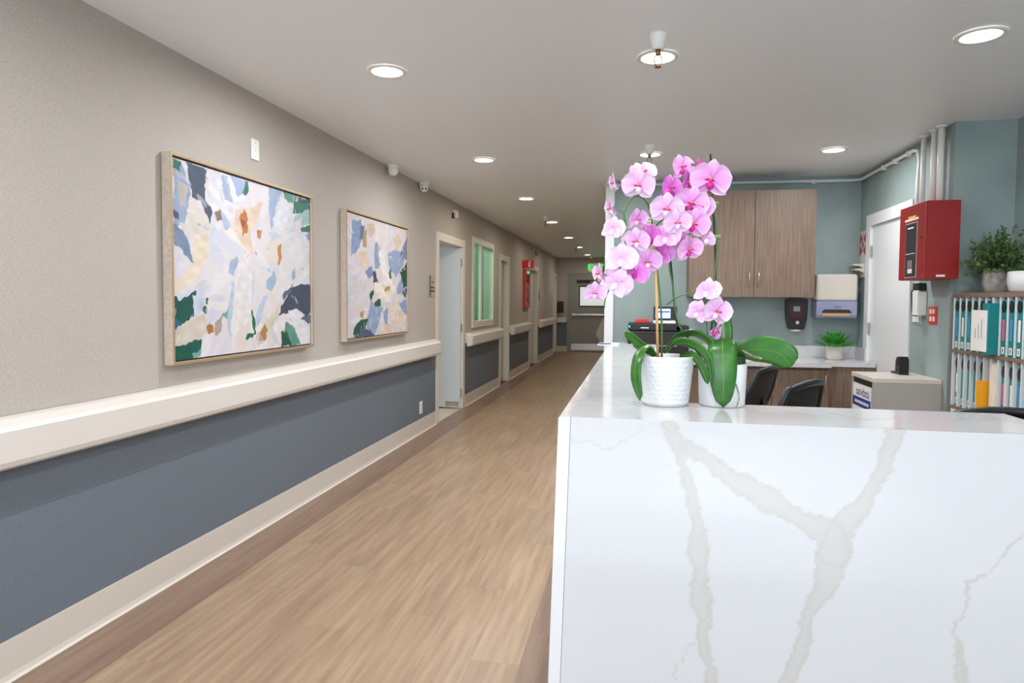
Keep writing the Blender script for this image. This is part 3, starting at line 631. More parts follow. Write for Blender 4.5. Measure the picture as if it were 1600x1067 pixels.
box('latch', 'black', (XL + .05, XL + .06, y0 + .2, y0 + .4, 1.55, 1.58), t); box('tag', 'green_e', (XL + .05, XL + .056, y0 + .2, y0 + .42, 1.86, 1.9), t)
t = thing('extinguisher_sign', 'red projecting extinguisher sign with white symbol above red cabinet', 'sign', (XL, 12.4, 1.96))
box('panel', 'redplastic', (XL + .002, XL + .19, 12.38, 12.40, 1.95, 2.10), t); box('wall_panel', 'redplastic', (XL + .001, XL + .012, 12.2, 12.38, 1.95, 2.10), t)
MB().box(XL + .09, XL + .125, 12.374, 12.38, 1.97, 2.06).box(XL + .10, XL + .115, 12.374, 12.38, 2.06, 2.085).box(XL + .115, XL + .15, 12.374, 12.38, 2.072, 2.082).build('symbol', 'paper', t)
t = thing('wall_alarm', 'small orange brown alarm unit high on far corridor wall', 'alarm', (XL, 13.8, 2.28))
box('body', mat('amber_plastic', (150, 112, 62), .4), (XL + .001, XL + .05, 13.62, 13.95, 2.285, 2.37), t, .006); box('base', 'white', (XL + .0005, XL + .012, 13.6, 13.97, 2.275, 2.38), t)
t = thing('wall_dispenser', 'dark brown box on the end wall beside the exit door', 'dispenser', (-2.02, YE, 1.0))
box('body', 'darkbrown', (-2.1, -1.95, YE - .11, YE - .001, 1.03, 1.33), t, .01); box('tray', 'grey', (-2.08, -1.97, YE - .12, YE - .002, .97, 1.02), t)
t = thing('exit_sign', 'lit green exit sign hanging above the grey end door', 'sign', (-1.12, YE, 2.12))
box('housing', 'white', (-1.29, -.93, YE - .06, YE - .001, 2.12, 2.335), t, .005)
text('legend', 'EXIT', 'green_e', .21, (-1.11, YE - .062, 2.225), (1, 0, 0), (0, 0, 1), t, .001)
t = thing('hanging_bag', 'grey cloth bag hanging at the far right of corridor', 'bag', (-.36, 7.0, 1.0))
q = [at(x, y, 7.0) for x, y in ((942, 497), (931, 521), (938, 534), (948, 536), (948, 494))]
for v in q[3:]: v.x = XP - .001
MB().prism([(v.x, v.z) for v in q], 6.96, 7.04, 'y').build('pouch', 'greyfab', t); MB().tube([q[0], q[0] + Vector((.03, .02, .05)), q[4]], .008).build('strap', 'black', t)
t = thing('leaflet_stack', 'white and blue leaflets lying at far corner of counter', 'leaflets', (-.2, 4.25, CZ))
box('sheet', 'paper', (-.25, -.12, 4.2, 4.40, CZ + .0005, CZ + .006), t); box('cover', 'bluep', (-.245, -.17, 4.23, 4.30, CZ + .0065, CZ + .010), t)

# ------------------------------------------------------------------ nurse station back wall
t = thing('wall_cabinet', 'walnut laminate wall cabinet with two doors and nickel handles', 'cabinet', (.97, YB - .17, 1.388))
cx0, cx1, cm, cz0, cz1, cf = .44, 1.495, .993, 1.388, 2.318, YB - .33
box('body', 'cab', (cx0, cx1, cf + .02, YB - .001, cz0, cz1), t)
for a, b_, hx in ((cx0, cm - .0015, .953), (cm + .0015, cx1, 1.03)):
    d = box('door', 'cab', (a + .001, b_, cf, cf + .0195, cz0 - .003, cz1), t, .001)
    MB().tube([(hx, cf - .001, 1.48), (hx, cf - .025, 1.485), (hx, cf - .025, 1.60), (hx, cf - .001, 1.605)], .005).build('handle', 'chrome', d, True)
MB().lathe([(.008, 0), (.008, .004)], (.565, cf - .004, 1.99), 12, 'y').build('bumper_dot', 'paper', t)
t = thing('base_cabinet', 'walnut laminate base cabinets under the white back counter', 'cabinet', (.7, YB - .3, 0))
bf = YB - .57
box('body', 'cab', (XP + .09, 1.57, bf + .02, YB - .001, .1, .80), t); box('toe_kick', 'black', (XP + .09, 1.57, bf + .08, YB - .01, .004, .0995), t)
box('filler', 'cab', (1.5705, XR - .001, bf + .09, YB - .001, .005, .795), t)
ed_ = [-.23, .22, .67, 1.12, 1.57]
for k in range(4):
    d = box('door', 'cab', (ed_[k] + .002, ed_[k + 1] - .002, bf, bf + .0195, .11, .775), t, .001)
    hx = ed_[k + 1] - .03 if k % 2 == 1 or k == 3 else ed_[k + 1] - .04
    for h_ in ((hx,) if k != 3 else (hx, ed_[3] + .03)): MB().tube([(h_, bf, .60), (h_, bf - .025, .605), (h_, bf - .025, .74), (h_, bf, .745)], .005).build('handle', 'chrome', d, True)
t = thing('back_countertop', 'white veined quartz back counter with low backsplash', 'countertop', (.7, YB - .3, .80))
MB().prism([(XP + .09, YB - .001), (XP + .09, YB - .62), (1.575, YB - .62), (1.575, YB - .5), (XR - .001, YB - .5), (XR - .001, YB - .001)], .80, .84, 'z').build('slab', 'quartz_top', t)
box('backsplash', 'quartz_top', (XP + .09, XR - .021, YB - .02, YB - .0012, .8405, .945), t); box('side_splash', 'quartz_top', (XR - .02, XR - .0012, YB - .28, YB - .0012, .8405, .945), t)
t = thing('soap_dispenser', 'black wall soap dispenser with red window under the wall cabinet', 'dispenser', (1.40, YB, 1.08))
sx = 1.405
MB().prism([(sx - .085, 1.36), (sx - .075, 1.372), (sx + .085, 1.372), (sx + .095, 1.36), (sx + .09, 1.2), (sx + .07, 1.11), (sx + .055, 1.095), (sx - .045, 1.095), (sx - .06, 1.11), (sx - .08, 1.2)], YB - .11, YB - .001, 'y').build('body', 'black', t)
MB().prism([(sx + .062 * math.cos(a), 1.27 + .075 * math.sin(a)) for a in np.linspace(0, 6.28, 24, endpoint=False)], YB - .114, YB - .1105, 'y').build('window', mat('dark_red_window', (86, 40, 36), .2), t)
box('label', mat('pale_teal_label', (130, 165, 165), .4), (sx - .03, sx + .025, YB - .117, YB - .1145, 1.26, 1.305), t); box('icon', 'paper', (sx - .006, sx + .02, YB - .113, YB - .1105, 1.145, 1.172), t)
MB().lathe([(.045, 1.078), (.05, 1.0945)], (sx + .005, YB - .055, 0), 20).build('nozzle_guard', 'manila', t)
t = thing('towel_dispenser', 'cream and smoky blue paper towel dispenser on sage wall', 'dispenser', (1.73, YB, 1.21))
tx0, tx1, ty = 1.545, 1.885, YB - .20
MB().box(tx0, tx1, ty, YB - .001, 1.355, 1.592, bev=.022, seg=3).build('upper_cover', 'cream', t)
MB().prism([(ty + .001, 1.3545), (YB - .002, 1.3545), (YB - .002, 1.21), (ty + .02, 1.205), (ty + .003, 1.23)], tx0 + .004, tx1 - .004, 'x').build('lower_cover', 'bluegrey_tr', t)
MB().prism([(tx0 + .05, 1.262), (tx0 + .07, 1.28), (tx1 - .07, 1.28), (tx1 - .05, 1.262), (tx1 - .05, 1.248), (tx0 + .05, 1.248)], ty - .002, ty + .001, 'y').build('slot', 'darkbrown', t)
box('towel_edge', 'brownpaper', (tx0 + .05, tx1 - .06, ty - .012, ty + .0, 1.222, 1.248), t); box('level_window', 'ink', (tx0 + .15, tx0 + .21, ty - .001, ty + .001, 1.295, 1.31), t)
t = thing('wall_notice', 'small beige printed notice on sage wall behind orchid flowers', 'notice', (.13, YB, 1.9))
a_ = at(1003, 339, YB); b_ = at(1021, 372, YB); box('sheet', 'manila', (a_.x, b_.x, YB - .004, YB - .001, b_.z, a_.z), t)
for k in range(4): box('print_line', 'ink', (a_.x + .012, b_.x - .015, YB - .0048, YB - .0041, a_.z - .03 - .03 * k, a_.z - .022 - .03 * k), t)
# printer with terminal
t = thing('office_printer', 'black multifunction printer on back counter behind the orchids', 'printer', (.17, YB - .32, .84))
pa = at(981, 540, YB - .5); pb = at(1077, 500, YB - .5); x0, x1 = pa.x, pb.x; yf = YB - .5; zt = at(1000, 505, yf).z
box('body', 'black', (x0, x1, yf, YB - .1, .8405, zt - .07), t, .01)
box('scanner_lid', 'black', (x0, x1 - .07, yf + .02, YB - .12, zt - .068, zt), t, .008)
box('side_tray', 'black', (x1 - .11, x1 + .0, yf + .02, YB - .14, zt - .069, zt - .02), t, .006)
box('output_slot', 'darkbrown', (x0 + .06, x1 - .12, yf - .002, yf, zt - .19, zt - .1), t); box('tray_edge', 'grey', (x0 + .06, x1 - .1, yf - .012, yf - .0025, zt - .2, zt - .193), t); box('badge', 'paper', (x0 + .11, x0 + .18, yf + .012, yf + .0195, zt - .045, zt - .035), t)
MB().lathe([(.007, 0), (.007, .004)], (x0 + .012, yf + .014, zt - .03), 10, 'y').build('indicator', 'led', t)
t = thing('desk_terminal', 'small lit touch screen terminal standing on the black printer', 'terminal', (.3, YB - .4, zt))
q0 = at(1021, 500, yf + .05); q1 = at(1058, 479, yf + .05)
box('base', 'white', (q0.x, q1.x - .01, yf + .05, yf + .2, zt + .0005, zt + .025), t); sc = MB().box(q0.x, q1.x, yf + .06, yf + .08, zt + .03, q1.z, bev=.004).build('screen_housing', 'black', t)
box('display', 'screen', (q0.x + .016, q1.x - .055, yf + .057, yf + .0595, zt + .045, q1.z - .02), sc); box('header_bar', 'bluep', (q0.x + .02, q1.x - .06, yf + .0558, yf + .0565, q1.z - .052, q1.z - .042), sc); box('stand', 'black', (q0.x + .05, q1.x - .05, yf + .081, yf + .11, zt + .0255, zt + .1), t)
t = thing('flat_box', 'flat red box on the black printer lid', 'box', (.1, yf + .1, zt)); q0 = at(992, 504, yf + .08); q1 = at(1014, 499, yf + .08)
box('tray', 'redplastic', (q0.x, q1.x, yf + .08, yf + .18, zt + .0005, zt + .03), t, .004); box('lid', mat('coral', (226, 90, 70), .5), (q0.x + .002, q1.x - .002, yf + .082, yf + .178, zt + .0305, zt + .036), t)
# agave
def pot_plant_agave():
    x, y, z = 1.70, YB - .22, .8405
    t = thing('agave_plant', 'green agave in ribbed whitish pot on the back counter', 'plant', (x, y, z))
    MB().lathe([(.062, z), (.066, z + .004)] + [(.068 + (.0025 if k % 2 else 0), z + .008 + k * .011) for k in range(10)] + [(.066, z + .122), (.058, z + .122), (.056, z + .10)], (x, y, 0), 32).build('pot', mat('whitewashed_pot', (206, 198, 190), .7), t)
    for ring, (n, L_, el) in enumerate(((9, .17, 18), (8, .165, 42), (6, .15, 66), (3, .13, 82))):
        for k in range(n):
            a = 2 * math.pi * (k + .5 * ring) / n + .3; e = math.radians(el + random.uniform(-5, 5))
            h = Vector((math.cos(a), math.sin(a), 0)); s = Vector((-math.sin(a), math.cos(a), 0)); vs = []; n_ = 7
            for i in range(n_):
                u = i / (n_ - 1); p = Vector((x, y, z + .10)) + h * (L_ * u * math.cos(e) + .01) + Vector((0, 0, L_ * (u * math.sin(e) + .06 * u * u)))
                w = .04 * (math.sin(math.pi * (.25 + .75 * u)) ** .8 if u < 1 else 0.02); up = Vector((0, 0, 1)) - h * .3
                vs += [p - s * w + up * w * .35, p - up * .002, p + s * w + up * w * .35]
            fs = []
            for i in range(n_ - 1): fs += [(3 * i, 3 * i + 1, 3 * i + 4, 3 * i + 3), (3 * i + 1, 3 * i + 2, 3 * i + 5, 3 * i + 4)]
            o = MB().faces(vs, fs).build('leaf', 'leafdark', t, True); sm = o.modifiers.new('t', 'SOLIDIFY'); sm.thickness = .003
pot_plant_agave()

# ------------------------------------------------------------------ right wall
t = thing('surface_conduit', 'white conduit along the sage wall top bending down to red panel', 'conduit', (0, YB, 2.4))
zc = 2.437
pts = [(XP - .02, YB - .02, zc + .01), (1.0, YB - .02, zc + .002), (XR - .08, YB - .02, zc), (XR - .035, YB - .035, zc), (XR - .02, YB - .08, zc), (XR - .02, 5.30, zc), (XR - .02, 5.22, zc - .02), (XR - .02, 5.19, zc - .09), (XR - .02, 5.21, 2.2), (XR - .04, 5.16, 1.985)]
MB().tube(pts, .0135, 10).build('pipe', 'white', t, True)
for x in (.3, 1.535): box('clip', 'white', (x - .012, x + .012, YB - .036, YB - .001, zc - .024, zc + .0145), t)
for y in (5.9, 5.65, 5.38): box('clip', 'white', (XR - .036, XR - .001, y - .012, y + .012, zc - .024, zc + .0145), t)
for y, r in ((5.06, .017), (4.89, .02), (4.79, .02)):
    t = thing('riser_pipe', {5.06: 'slim white riser pipe nearest the conduit bend', 4.89: 'middle white riser pipe above red panel', 4.79: 'white riser pipe nearest the wall corner'}[y], 'pipe', (XR - .05, y, 1.98), 'riser pipes above the red panel')
    MB().tube([(XR - .045, y, 1.982), (XR - .045, y, CE - .002)], r, 16).build('pipe', 'white', t, True)
    MB().lathe([(r + .012, CE - .012), (r + .012, CE - .001)], (XR - .045, y, 0), 18).build('collar', 'white', t)
t = thing('fire_panel', 'red fire alarm panel with dark window mounted on wall', 'panel', (XR, 4.8, 1.49))
fx, fy0, fy1, fz0, fz1 = XR - .20, 4.585, 5.0, 1.492, 1.98
box('cabinet', 'red', (fx + .012, XR - .001, fy0 + .001, fy1 - .001, fz0, fz1), t, .002)
dr = box('door', 'red', (fx, fx + .0118, fy0, fy1, fz0 + .002, fz1 - .002), t, .003)
wy0, wy1, wz0, wz1 = 4.70, 4.885, 1.505, 1.865
MB().box(fx - .003, fx - .0002, wy0, wy1, wz0, wz1).build('window_rim', 'grey', dr); box('window', 'navyglass', (fx - .005, fx - .0031, wy0 + .008, wy1 - .008, wz0 + .008, wz1 - .008), dr)
box('display', 'ink', (fx - .0062, fx - .0052, wy0 + .06, wy1 - .05, 1.57, 1.62), dr); box('key_switch', 'manila', (fx - .0062, fx - .0052, wy0 + .06, wy1 - .055, 1.535, 1.565), dr); box('logo_bar', 'paper', (fx - .0062, fx - .0052, wy0 + .05, wy1 - .04, 1.825, 1.835), dr); box('text_bar', 'paper', (fx - .0062, fx - .0052, wy0 + .02, wy1 - .02, 1.66, 1.664), dr)
box('white_label', 'paper', (fx - .002, fx - .0002, wy0 - .01, wy1 + .02, 1.878, 1.892), dr); box('yellow_label', 'yellow', (fx - .002, fx - .0002, wy0 + .03, wy1 - .03, 1.894, 1.908), dr)
MB().lathe([(.012, fx - .008), (.013, fx - .0002)], (0, 4.642, 1.765), 14, 'x').build('lock', 'brass', dr)
box('side_label', 'paper', (XR - .13, XR - .08, fy0 - .001, fy0 + .0008, 1.505, 1.518), t)
t = thing('power_adapter', 'black plug and white transformer box below red panel', 'adapter', (XR, 5.12, 1.25))
box('plug', 'black', (XR - .05, XR - .001, 5.055, 5.16, 1.43, 1.48), t, .004); box('transformer', 'white', (XR - .06, XR - .001, 5.04, 5.13, 1.255, 1.42), t, .004); box('white_plate', 'white', (XR - .008, XR - .001, 5.16, 5.26, 1.205, 1.49), t)
MB().tube([(XR - .03, 5.16, 1.455), (XR - .03, 5.23, 1.42), (XR - .02, 5.24, 1.3), (XR - .03, 5.2, 1.252), (XR - .03, 5.12, 1.252)], .004).build('cord', 'black', t, True)
t = thing('red_outlet', 'red emergency power outlet on sage wall below the red panel', 'outlet', (XR, 4.93, 1.2))
p_ = box('plate', 'redplastic', (XR - .008, XR - .0005, 4.868, 4.99, 1.2, 1.318), t, .003)
for y in (4.905, 4.953):
    for z in (1.235, 1.285): box('socket', mat('ivory', (225, 214, 190), .4), (XR - .0105, XR - .0082, y - .015, y + .015, z - .016, z + .016), p_)
t = thing('hazard_sign', 'white sign with red triangles beside the white door frame', 'sign', (XR, 6.4, 1.74))
sy0, sy1, sz0, sz1 = 6.308, 6.485, 1.70, 1.975
box('board', 'cream', (XR - .006, XR - .0005, sy0, sy1, sz0, sz1), t); ym, h_ = (sy0 + sy1) / 2, .074
for (a, b_) in ((sz1 - .02, sz1 - .115), (sz1 - .125, sz1 - .22)):
    for s in (-1, 1):
        zt_, zb_ = a, b_; zm = (a + b_) / 2; MB().prism([(ym + s * h_, zt_), (ym + s * h_, zb_), (ym + s * .008, zm)], XR - .0085, XR - .0062, 'x').build('red_triangle', 'redp', t)
MB().prism([(ym, sz1 - .08), (ym + .028, sz1 - .12), (ym, sz1 - .16), (ym - .028, sz1 - .12)], XR - .0085, XR - .0062, 'x').build('centre_symbol', 'ink', t); box('caption_bar', 'ink', (XR - .0085, XR - .0062, ym - .02, ym + .02, sz1 - .04, sz1 - .034), t)
t = thing('glove_box_holder', 'white two tier holder on wall between corner and door', 'holder', (XR, 6.4, 1.56))
box('back_plate', 'cream', (XR - .01, XR - .0005, 6.33, 6.47, 1.565, 1.70), t)
for z, dep in ((1.685, .10), (1.645, .085)): MB().prism([(XR - .0102, z), (XR - dep, z - .004), (XR - dep, z - .016), (XR - .05, z - .02), (XR - .0102, z - .045)], 6.335, 6.468, 'y').build('tray', 'cream', t)
# shredding console
t = thing('document_console', 'grey secure document console with poster against sage wall', 'cabinet', (1.74, 5.0, 0))
gx0, gx1, gy0, gy1, gz = 1.535, XR - .002, 4.765, 5.225, .84
box('body', 'grey', (gx0 + .02, gx1, gy0, gy1, .005, gz - .03), t); box('top', 'cream', (gx0, gx1, gy0 - .002, gy1, gz - .029, gz), t, .002)
MB().box(gx0 + .004, gx0 + .0195, gy0, gy0 + .03, .005, gz - .03).box(gx0 + .004, gx0 + .0195, gy1 - .03, gy1, .005, gz - .03).build('side_frame', 'grey', t)
box('slot', 'black', (gx0 + .012, gx0 + .0195, gy0 + .031, gy1 - .031, gz - .07, gz - .031), t)
po = box('poster', 'paper', (gx0 + .006, gx0 + .011, gy0 + .05, gy1 - .031, .35, gz - .072), t)
text('logo_text', 'sanidata', 'bluep', .085, (gx0 + .0055, 4.99, .715), (0, -1, 0), (0, 0, 1), po)
box('blue_band', 'bluep', (gx0 + .0045, gx0 + .0058, gy0 + .055, gy1 - .035, .61, .675), po)
for k in range(9): box('band_mark', 'paper', (gx0 + .0036, gx0 + .0044, gy0 + .09 + k * .033, gy0 + .112 + k * .033, .632, .652), po)
for k in range(6):
    for j in range(2): MB().lathe([(.014, gx0 + .0045), (.014, gx0 + .0058)], (0, gy0 + .13 + k * .038, .57 - j * .032), 10, 'x').build('red_mark', 'redp', po)
for k in range(2): box('text_line', 'ink', (gx0 + .0045, gx0 + .0058, gy0 + .1, gy1 - .08, .49 - k * .02, .497 - k * .02), po)
t = thing('tape_dispenser', 'small black dispenser standing on the grey console', 'dispenser', (1.80, 5.1, gz))
MB().prism([(5.04, gz + .0005), (5.2, gz + .0005), (5.2, gz + .012), (5.12, gz + .02), (5.115, gz + .1), (5.09, gz + .125), (5.055, gz + .125), (5.04, gz + .1)], 1.79, 1.85, 'x').build('body', 'black', t)
MB().lathe([(.024, 1.785), (.024, 1.7895)], (0, 5.078, gz + .09), 16, 'x').build('reel_cap', 'darkbrown', t)

# ------------------------------------------------------------------ chart rack in the alcove
rk = thing('chart_rack', 'white pigeonhole chart rack with brown edges in the alcove', 'rack', (2.12, 3.9, 0))
ry0, ry1 = 3.40, 4.665; rx = XR + .003; ztop, zm_, zb_ = 1.404, 1.052, .70
wd = noise_mat('brown_edge_laminate', (122, 102, 86), (138, 116, 98), 1, .5, 0, (40, 4, 40))
box('top_board', wd, (rx, XA - .002, ry0, ry1, ztop - .028, ztop), rk); box('middle_board', wd, (rx, XA - .002, ry0 + .012, ry1 - .012, zm_ - .02, zm_), rk); box('bottom_board', wd, (rx, XA - .002, ry0 + .012, ry1 - .012, zb_ - .02, zb_), rk)
for a, b_ in ((ry1 - .0115, ry1), (ry0, ry0 + .0115)): box('end_panel', wd, (rx, XA - .002, a, b_, .005, ztop - .0285), rk)
box('back_panel', 'whitepaint', (XA - .012, XA - .003, ry0 + .012, ry1 - .012, .01, ztop - .029), rk); box('lower_front', 'whitepaint', (rx + .004, rx + .02, ry0 + .012, ry1 - .012, .005, zb_ - .021), rk)
pitch_ = .0775; cub = []
for r, (za, zb2) in enumerate(((zm_ + .0005, ztop - .0285), (zb_ + .0005, zm_ - .0205))):
    for k in range(0, 17):
        y = ry1 - .0115 - k * pitch_ - .004
        if y - .004 < ry0 + .012: break
        box('divider', 'whitepaint', (rx + .002, XA - .013, y - .0035, y + .0035, za, zb2), rk)
        if y - pitch_ > ry0: cub.append((r, k, y - .0045, y - pitch_ + .0045, za))
lab = ['lblue', 'paper', 'lblue', 'paper', 'teal', 'teal', 'teal', 'pink', 'lblue', 'paper', 'pink', 'paper', 'lblue', 'paper', 'pink', 'lblue']
words_ = {'lblue': 'blue', 'paper': 'white', 'pink': 'pink', 'teal': 'no'}
nth = ['first', 'second', 'third', 'fourth', 'fifth', 'sixth', 'seventh', 'eighth', 'ninth', 'tenth', 'eleventh', 'twelfth', 'thirteenth', 'fourteenth', 'fifteenth', 'sixteenth']
def binder(y0, y1, z0, h, xf, lb, label, dep=.27):
    t = thing('ring_binder', label, 'binder', (xf, (y0 + y1) / 2, z0), 'teal chart binders in the rack')
    box('spine', 'teal', (xf, xf + dep, y0, y1, z0 + .0005, z0 + h), t, .004); ym = (y0 + y1) / 2
    MB().prism([(ym + .021 * math.cos(a), z0 + h - .035 + .032 * math.sin(a)) for a in np.linspace(0, 6.28, 18, endpoint=False)], xf - .004, xf - .0003, 'x').build('finger_ring', 'black', t)
    if lb != 'teal': box('spine_label', lb, (xf - .0015, xf - .0002, ym - .011, ym + .011, z0 + .085, z0 + .2), t)
    tg = box('number_tag', 'paper', (xf - .0015, xf - .0002, ym - .014, ym + .014, z0 + .012, z0 + .05), t); box('number_mark', 'black', (xf - .0022, xf - .0016, ym - .003, ym + .003, z0 + .02, z0 + .042), tg)
for (r, k, ya, yb, za) in cub:
    lo, hi = yb, ya; wdt = hi - lo
    row = 'upper' if r == 0 else 'lower'
    if r == 0 and k == 6: continue
    if r == 1 and k in (5, 6): continue
    if k > 12: continue
    if r == 0: binder(lo + .006, hi - .003, za, .305, rx + .007, lab[k], 'teal binder with %s label, %s slot from the wall in upper row' % (words_[lab[k]], nth[k]))
    else: binder(lo + .012, hi - .003, za, .30, rx + .02, lab[(k + 3) % 13], 'teal binder set back in the %s slot from the wall, lower row' % nth[k])
# pulled-out binder, folders
ys5 = ry1 - .0115 - 4 * pitch_
t = thing('ring_binder', 'wide teal binder with white sheet pulled out of the upper row', 'binder', (rx, 4.25, zm_), 'teal chart binders in the rack')
yA, yB_ = ys5 - 2 * pitch_ - .012, ys5 - .012
yA = 4.1175; yB_ = 4.180
box('spine', 'teal', (rx - .05, rx + .2, yA, yB_, zm_ + .0005, zm_ + .29), t, .004)
sh_ = box('cover_sheet', 'paper', (rx - .054, rx - .0503, yA + .004, yB_ + .115, zm_ + .018, zm_ + .25), t)
for k, hh in enumerate((.05, .11, .16)): box('written_line', 'ink', (rx - .0552, rx - .0542, yB_ + .06 - k * .035, yB_ + .064 - k * .035, zm_ + .09, zm_ + .12 + hh * .5), sh_)
t = thing('file_folder', 'bright orange folder in the lower row of the chart rack', 'folder', (rx, 4.24, zb_))
box('cover', 'orange', (rx - .05, rx + .2, 4.215, 4.221, zb_ + .0008, zb_ + .2), t); box('paper_stack', 'paper', (rx - .03, rx + .19, 4.2212, 4.235, zb_ + .0008, zb_ + .19), t)
t = thing('file_folder', 'cream folder in the lower row of the chart rack', 'folder', (rx, 4.15, zb_))
box('cover', 'manila', (rx + .001, rx + .25, 4.118, 4.128, zb_ + .0008, zb_ + .31), t); box('paper_stack', 'manila', (rx + .003, rx + .24, 4.1285, 4.178, zb_ + .0008, zb_ + .3), t)
# plants on the rack
def bush(x, y, z):
    t = thing('boxwood_plant', 'bushy green boxwood in grey cement pot on the chart rack', 'plant', (x, y, z))
    MB().lathe([(.055, z), (.066, z + .012), (.078, z + .06), (.079, z + .138), (.072, z + .142), (.066, z + .12)], (x, y, 0), 36).build('pot', 'concrete', t, True)
    MB().lathe([(.066, z + .118), (.01, z + .124)], (x, y, 0), 20).build('soil', 'moss', t)
    vs, fs = [], []; st = MB()
    for s_ in range(150):
        a = random.uniform(0, 6.28); el = math.radians(random.uniform(5, 88)); L_ = random.uniform(.13, .20) + .12 * math.sin(el) * random.random()
        d = Vector((math.cos(a) * math.cos(el), math.sin(a) * math.cos(el), math.sin(el) * 1.05)); p0 = Vector((x, y, z + .12)); pts = [p0 + d * L_ * u + Vector((0, 0, -.03 * u * u)) for u in (0, .3, .6, 1)]
        if any(p.x > XA - .03 or p.y > YC - .03 or (p.x < XR + .02 and p.y > 4.55) for p in pts): continue
        st.tube(pts, .0014, 4)
        for k in range(30):
            u = random.uniform(.3, 1.02); p = p0 + d * L_ * u + Vector((0, 0, -.03 * u * u)); n = Vector((random.gauss(0, 1), random.gauss(0, 1), random.gauss(0, 1))).normalized(); q = (d * .6 + n).normalized(); s2 = q.cross(Vector((random.gauss(0, 1), random.gauss(0, 1), random.gauss(0, 1)))).normalized(); l = random.uniform(.013, .021)
            i = len(vs); vs += [p, p + q * l * .5 + s2 * l * .42, p + q * l, p + q * l * .5 - s2 * l * .42]; fs.append((i, i + 1, i + 2, i + 3))
    st.build('stem', 'stem', t)
    o = MB().faces(vs, fs).build('foliage', 'bush', t); o['kind'] = 'stuff'
bush(2.11, 4.47, ztop + .0005)
t = thing('white_planter', 'white rounded planter at the right edge on the chart rack', 'planter', (2.12, 4.17, ztop))
MB().lathe([(.075, ztop + .0005), (.088, ztop + .01), (.097, ztop + .06), (.095, ztop + .112), (.088, ztop + .118), (.08, ztop + .1)], (2.12, 4.17, 0), 36).build('pot', 'ceramic', t, True); MB().lathe([(.083, ztop + .098), (.01, ztop + .104)], (2.12, 4.17, 0), 20).build('soil', 'moss', t)

# ------------------------------------------------------------------ office chairs
def chair(label, x, y, rz, zt=.98):
    t = thing('office_chair', label, 'chair', (0, 0, 0), 'black mesh office chairs')
    # faces +y ; back at -y
    MB().box(-.24, .24, -.22, .25, .44, .51, bev=.03, seg=3).build('seat', 'blackmesh', t, True)
    n = 9; P = []
    for i in range(n):
        u = i / (n - 1); z = .56 + u * (zt - .56); yb = -.24 - .05 * math.sin(u * 2.2) - .09 * u * u; w = .20 + .035 * math.sin(math.pi * min(1, u * 1.1)) - .03 * u ** 4; P.append((w, yb, z))
    L_ = [(-w, yb + .05, z) for w, yb, z in P]; R_ = [(w, yb + .05, z) for w, yb, z in P]
    top = [(P[-1][0] * s, P[-1][1] + .05 - .03 * (1 - s * s), P[-1][2] + .018 * (1 - s * s)) for s in np.linspace(-.9, .9, 7)]
    bot = [(P[0][0] * s, P[0][1] + .05 - .03 * (1 - s * s), P[0][2]) for s in np.linspace(.9, -.9, 5)]
    loop = L_ + top + R_[::-1] + bot; bk = MB().tube(loop + [loop[0]], .016, 8).build('back_frame', 'black', t, True)
    vs = []; m_ = 9
    for w, yb, z in P:
        for s in np.linspace(-1, 1, m_): vs.append((w * s, yb + .05 - .035 * (1 - s * s), z))
    o = MB().faces(vs, [(i * m_ + k, i * m_ + k + 1, (i + 1) * m_ + k + 1, (i + 1) * m_ + k) for i in range(n - 1) for k in range(m_ - 1)]).build('back_mesh', 'blackmesh', bk, True); o.modifiers.new('t', 'SOLIDIFY').thickness = .006
    MB().tube([(0, -.18, .43), (0, -.30, .45), (0, -.315, .62), (0, -.30, .75)], .022).build('back_support', 'black', t, True)
    for s in (-1, 1): MB().tube([(s * .25, .1, .46), (s * .29, .1, .5), (s * .29, .06, .66)], .016).box(s * .29 - .035, s * .29 + .035, -.14, .14, .66, .69, bev=.01).build('armrest', 'black', t)
    MB().lathe([(.03, .12), (.03, .3), (.02, .3), (.02, .44)], (0, 0, 0), 16).build('gas_column', 'black', t, True)
    for k in range(5):
        a = 2 * math.pi * k / 5; c_, s_ = math.cos(a), math.sin(a); lg = MB().tube([(0, 0, .13), (.14 * c_, .14 * s_, .12), (.29 * c_, .29 * s_, .085)], [.026, .022, .016]).build('base_leg', 'black', t, True)
        MB().lathe([(.027, -.022), (.027, .022)], (.29 * c_, .29 * s_, .032), 14, 'x').build('caster', 'black', lg)
    local(t); t.location = (x, y, .006); t.rotation_euler = (0, 0, rz); return t
chair('black mesh office chair right beside the plain white orchid pot', .48, 4.34, math.radians(62), .925)
chair('black mesh office chair in front of the base cabinets', .44, 3.185, math.radians(55), .975)
chair('black office chair just behind the counter at right edge', 1.22, 2.2, math.radians(176), .945)

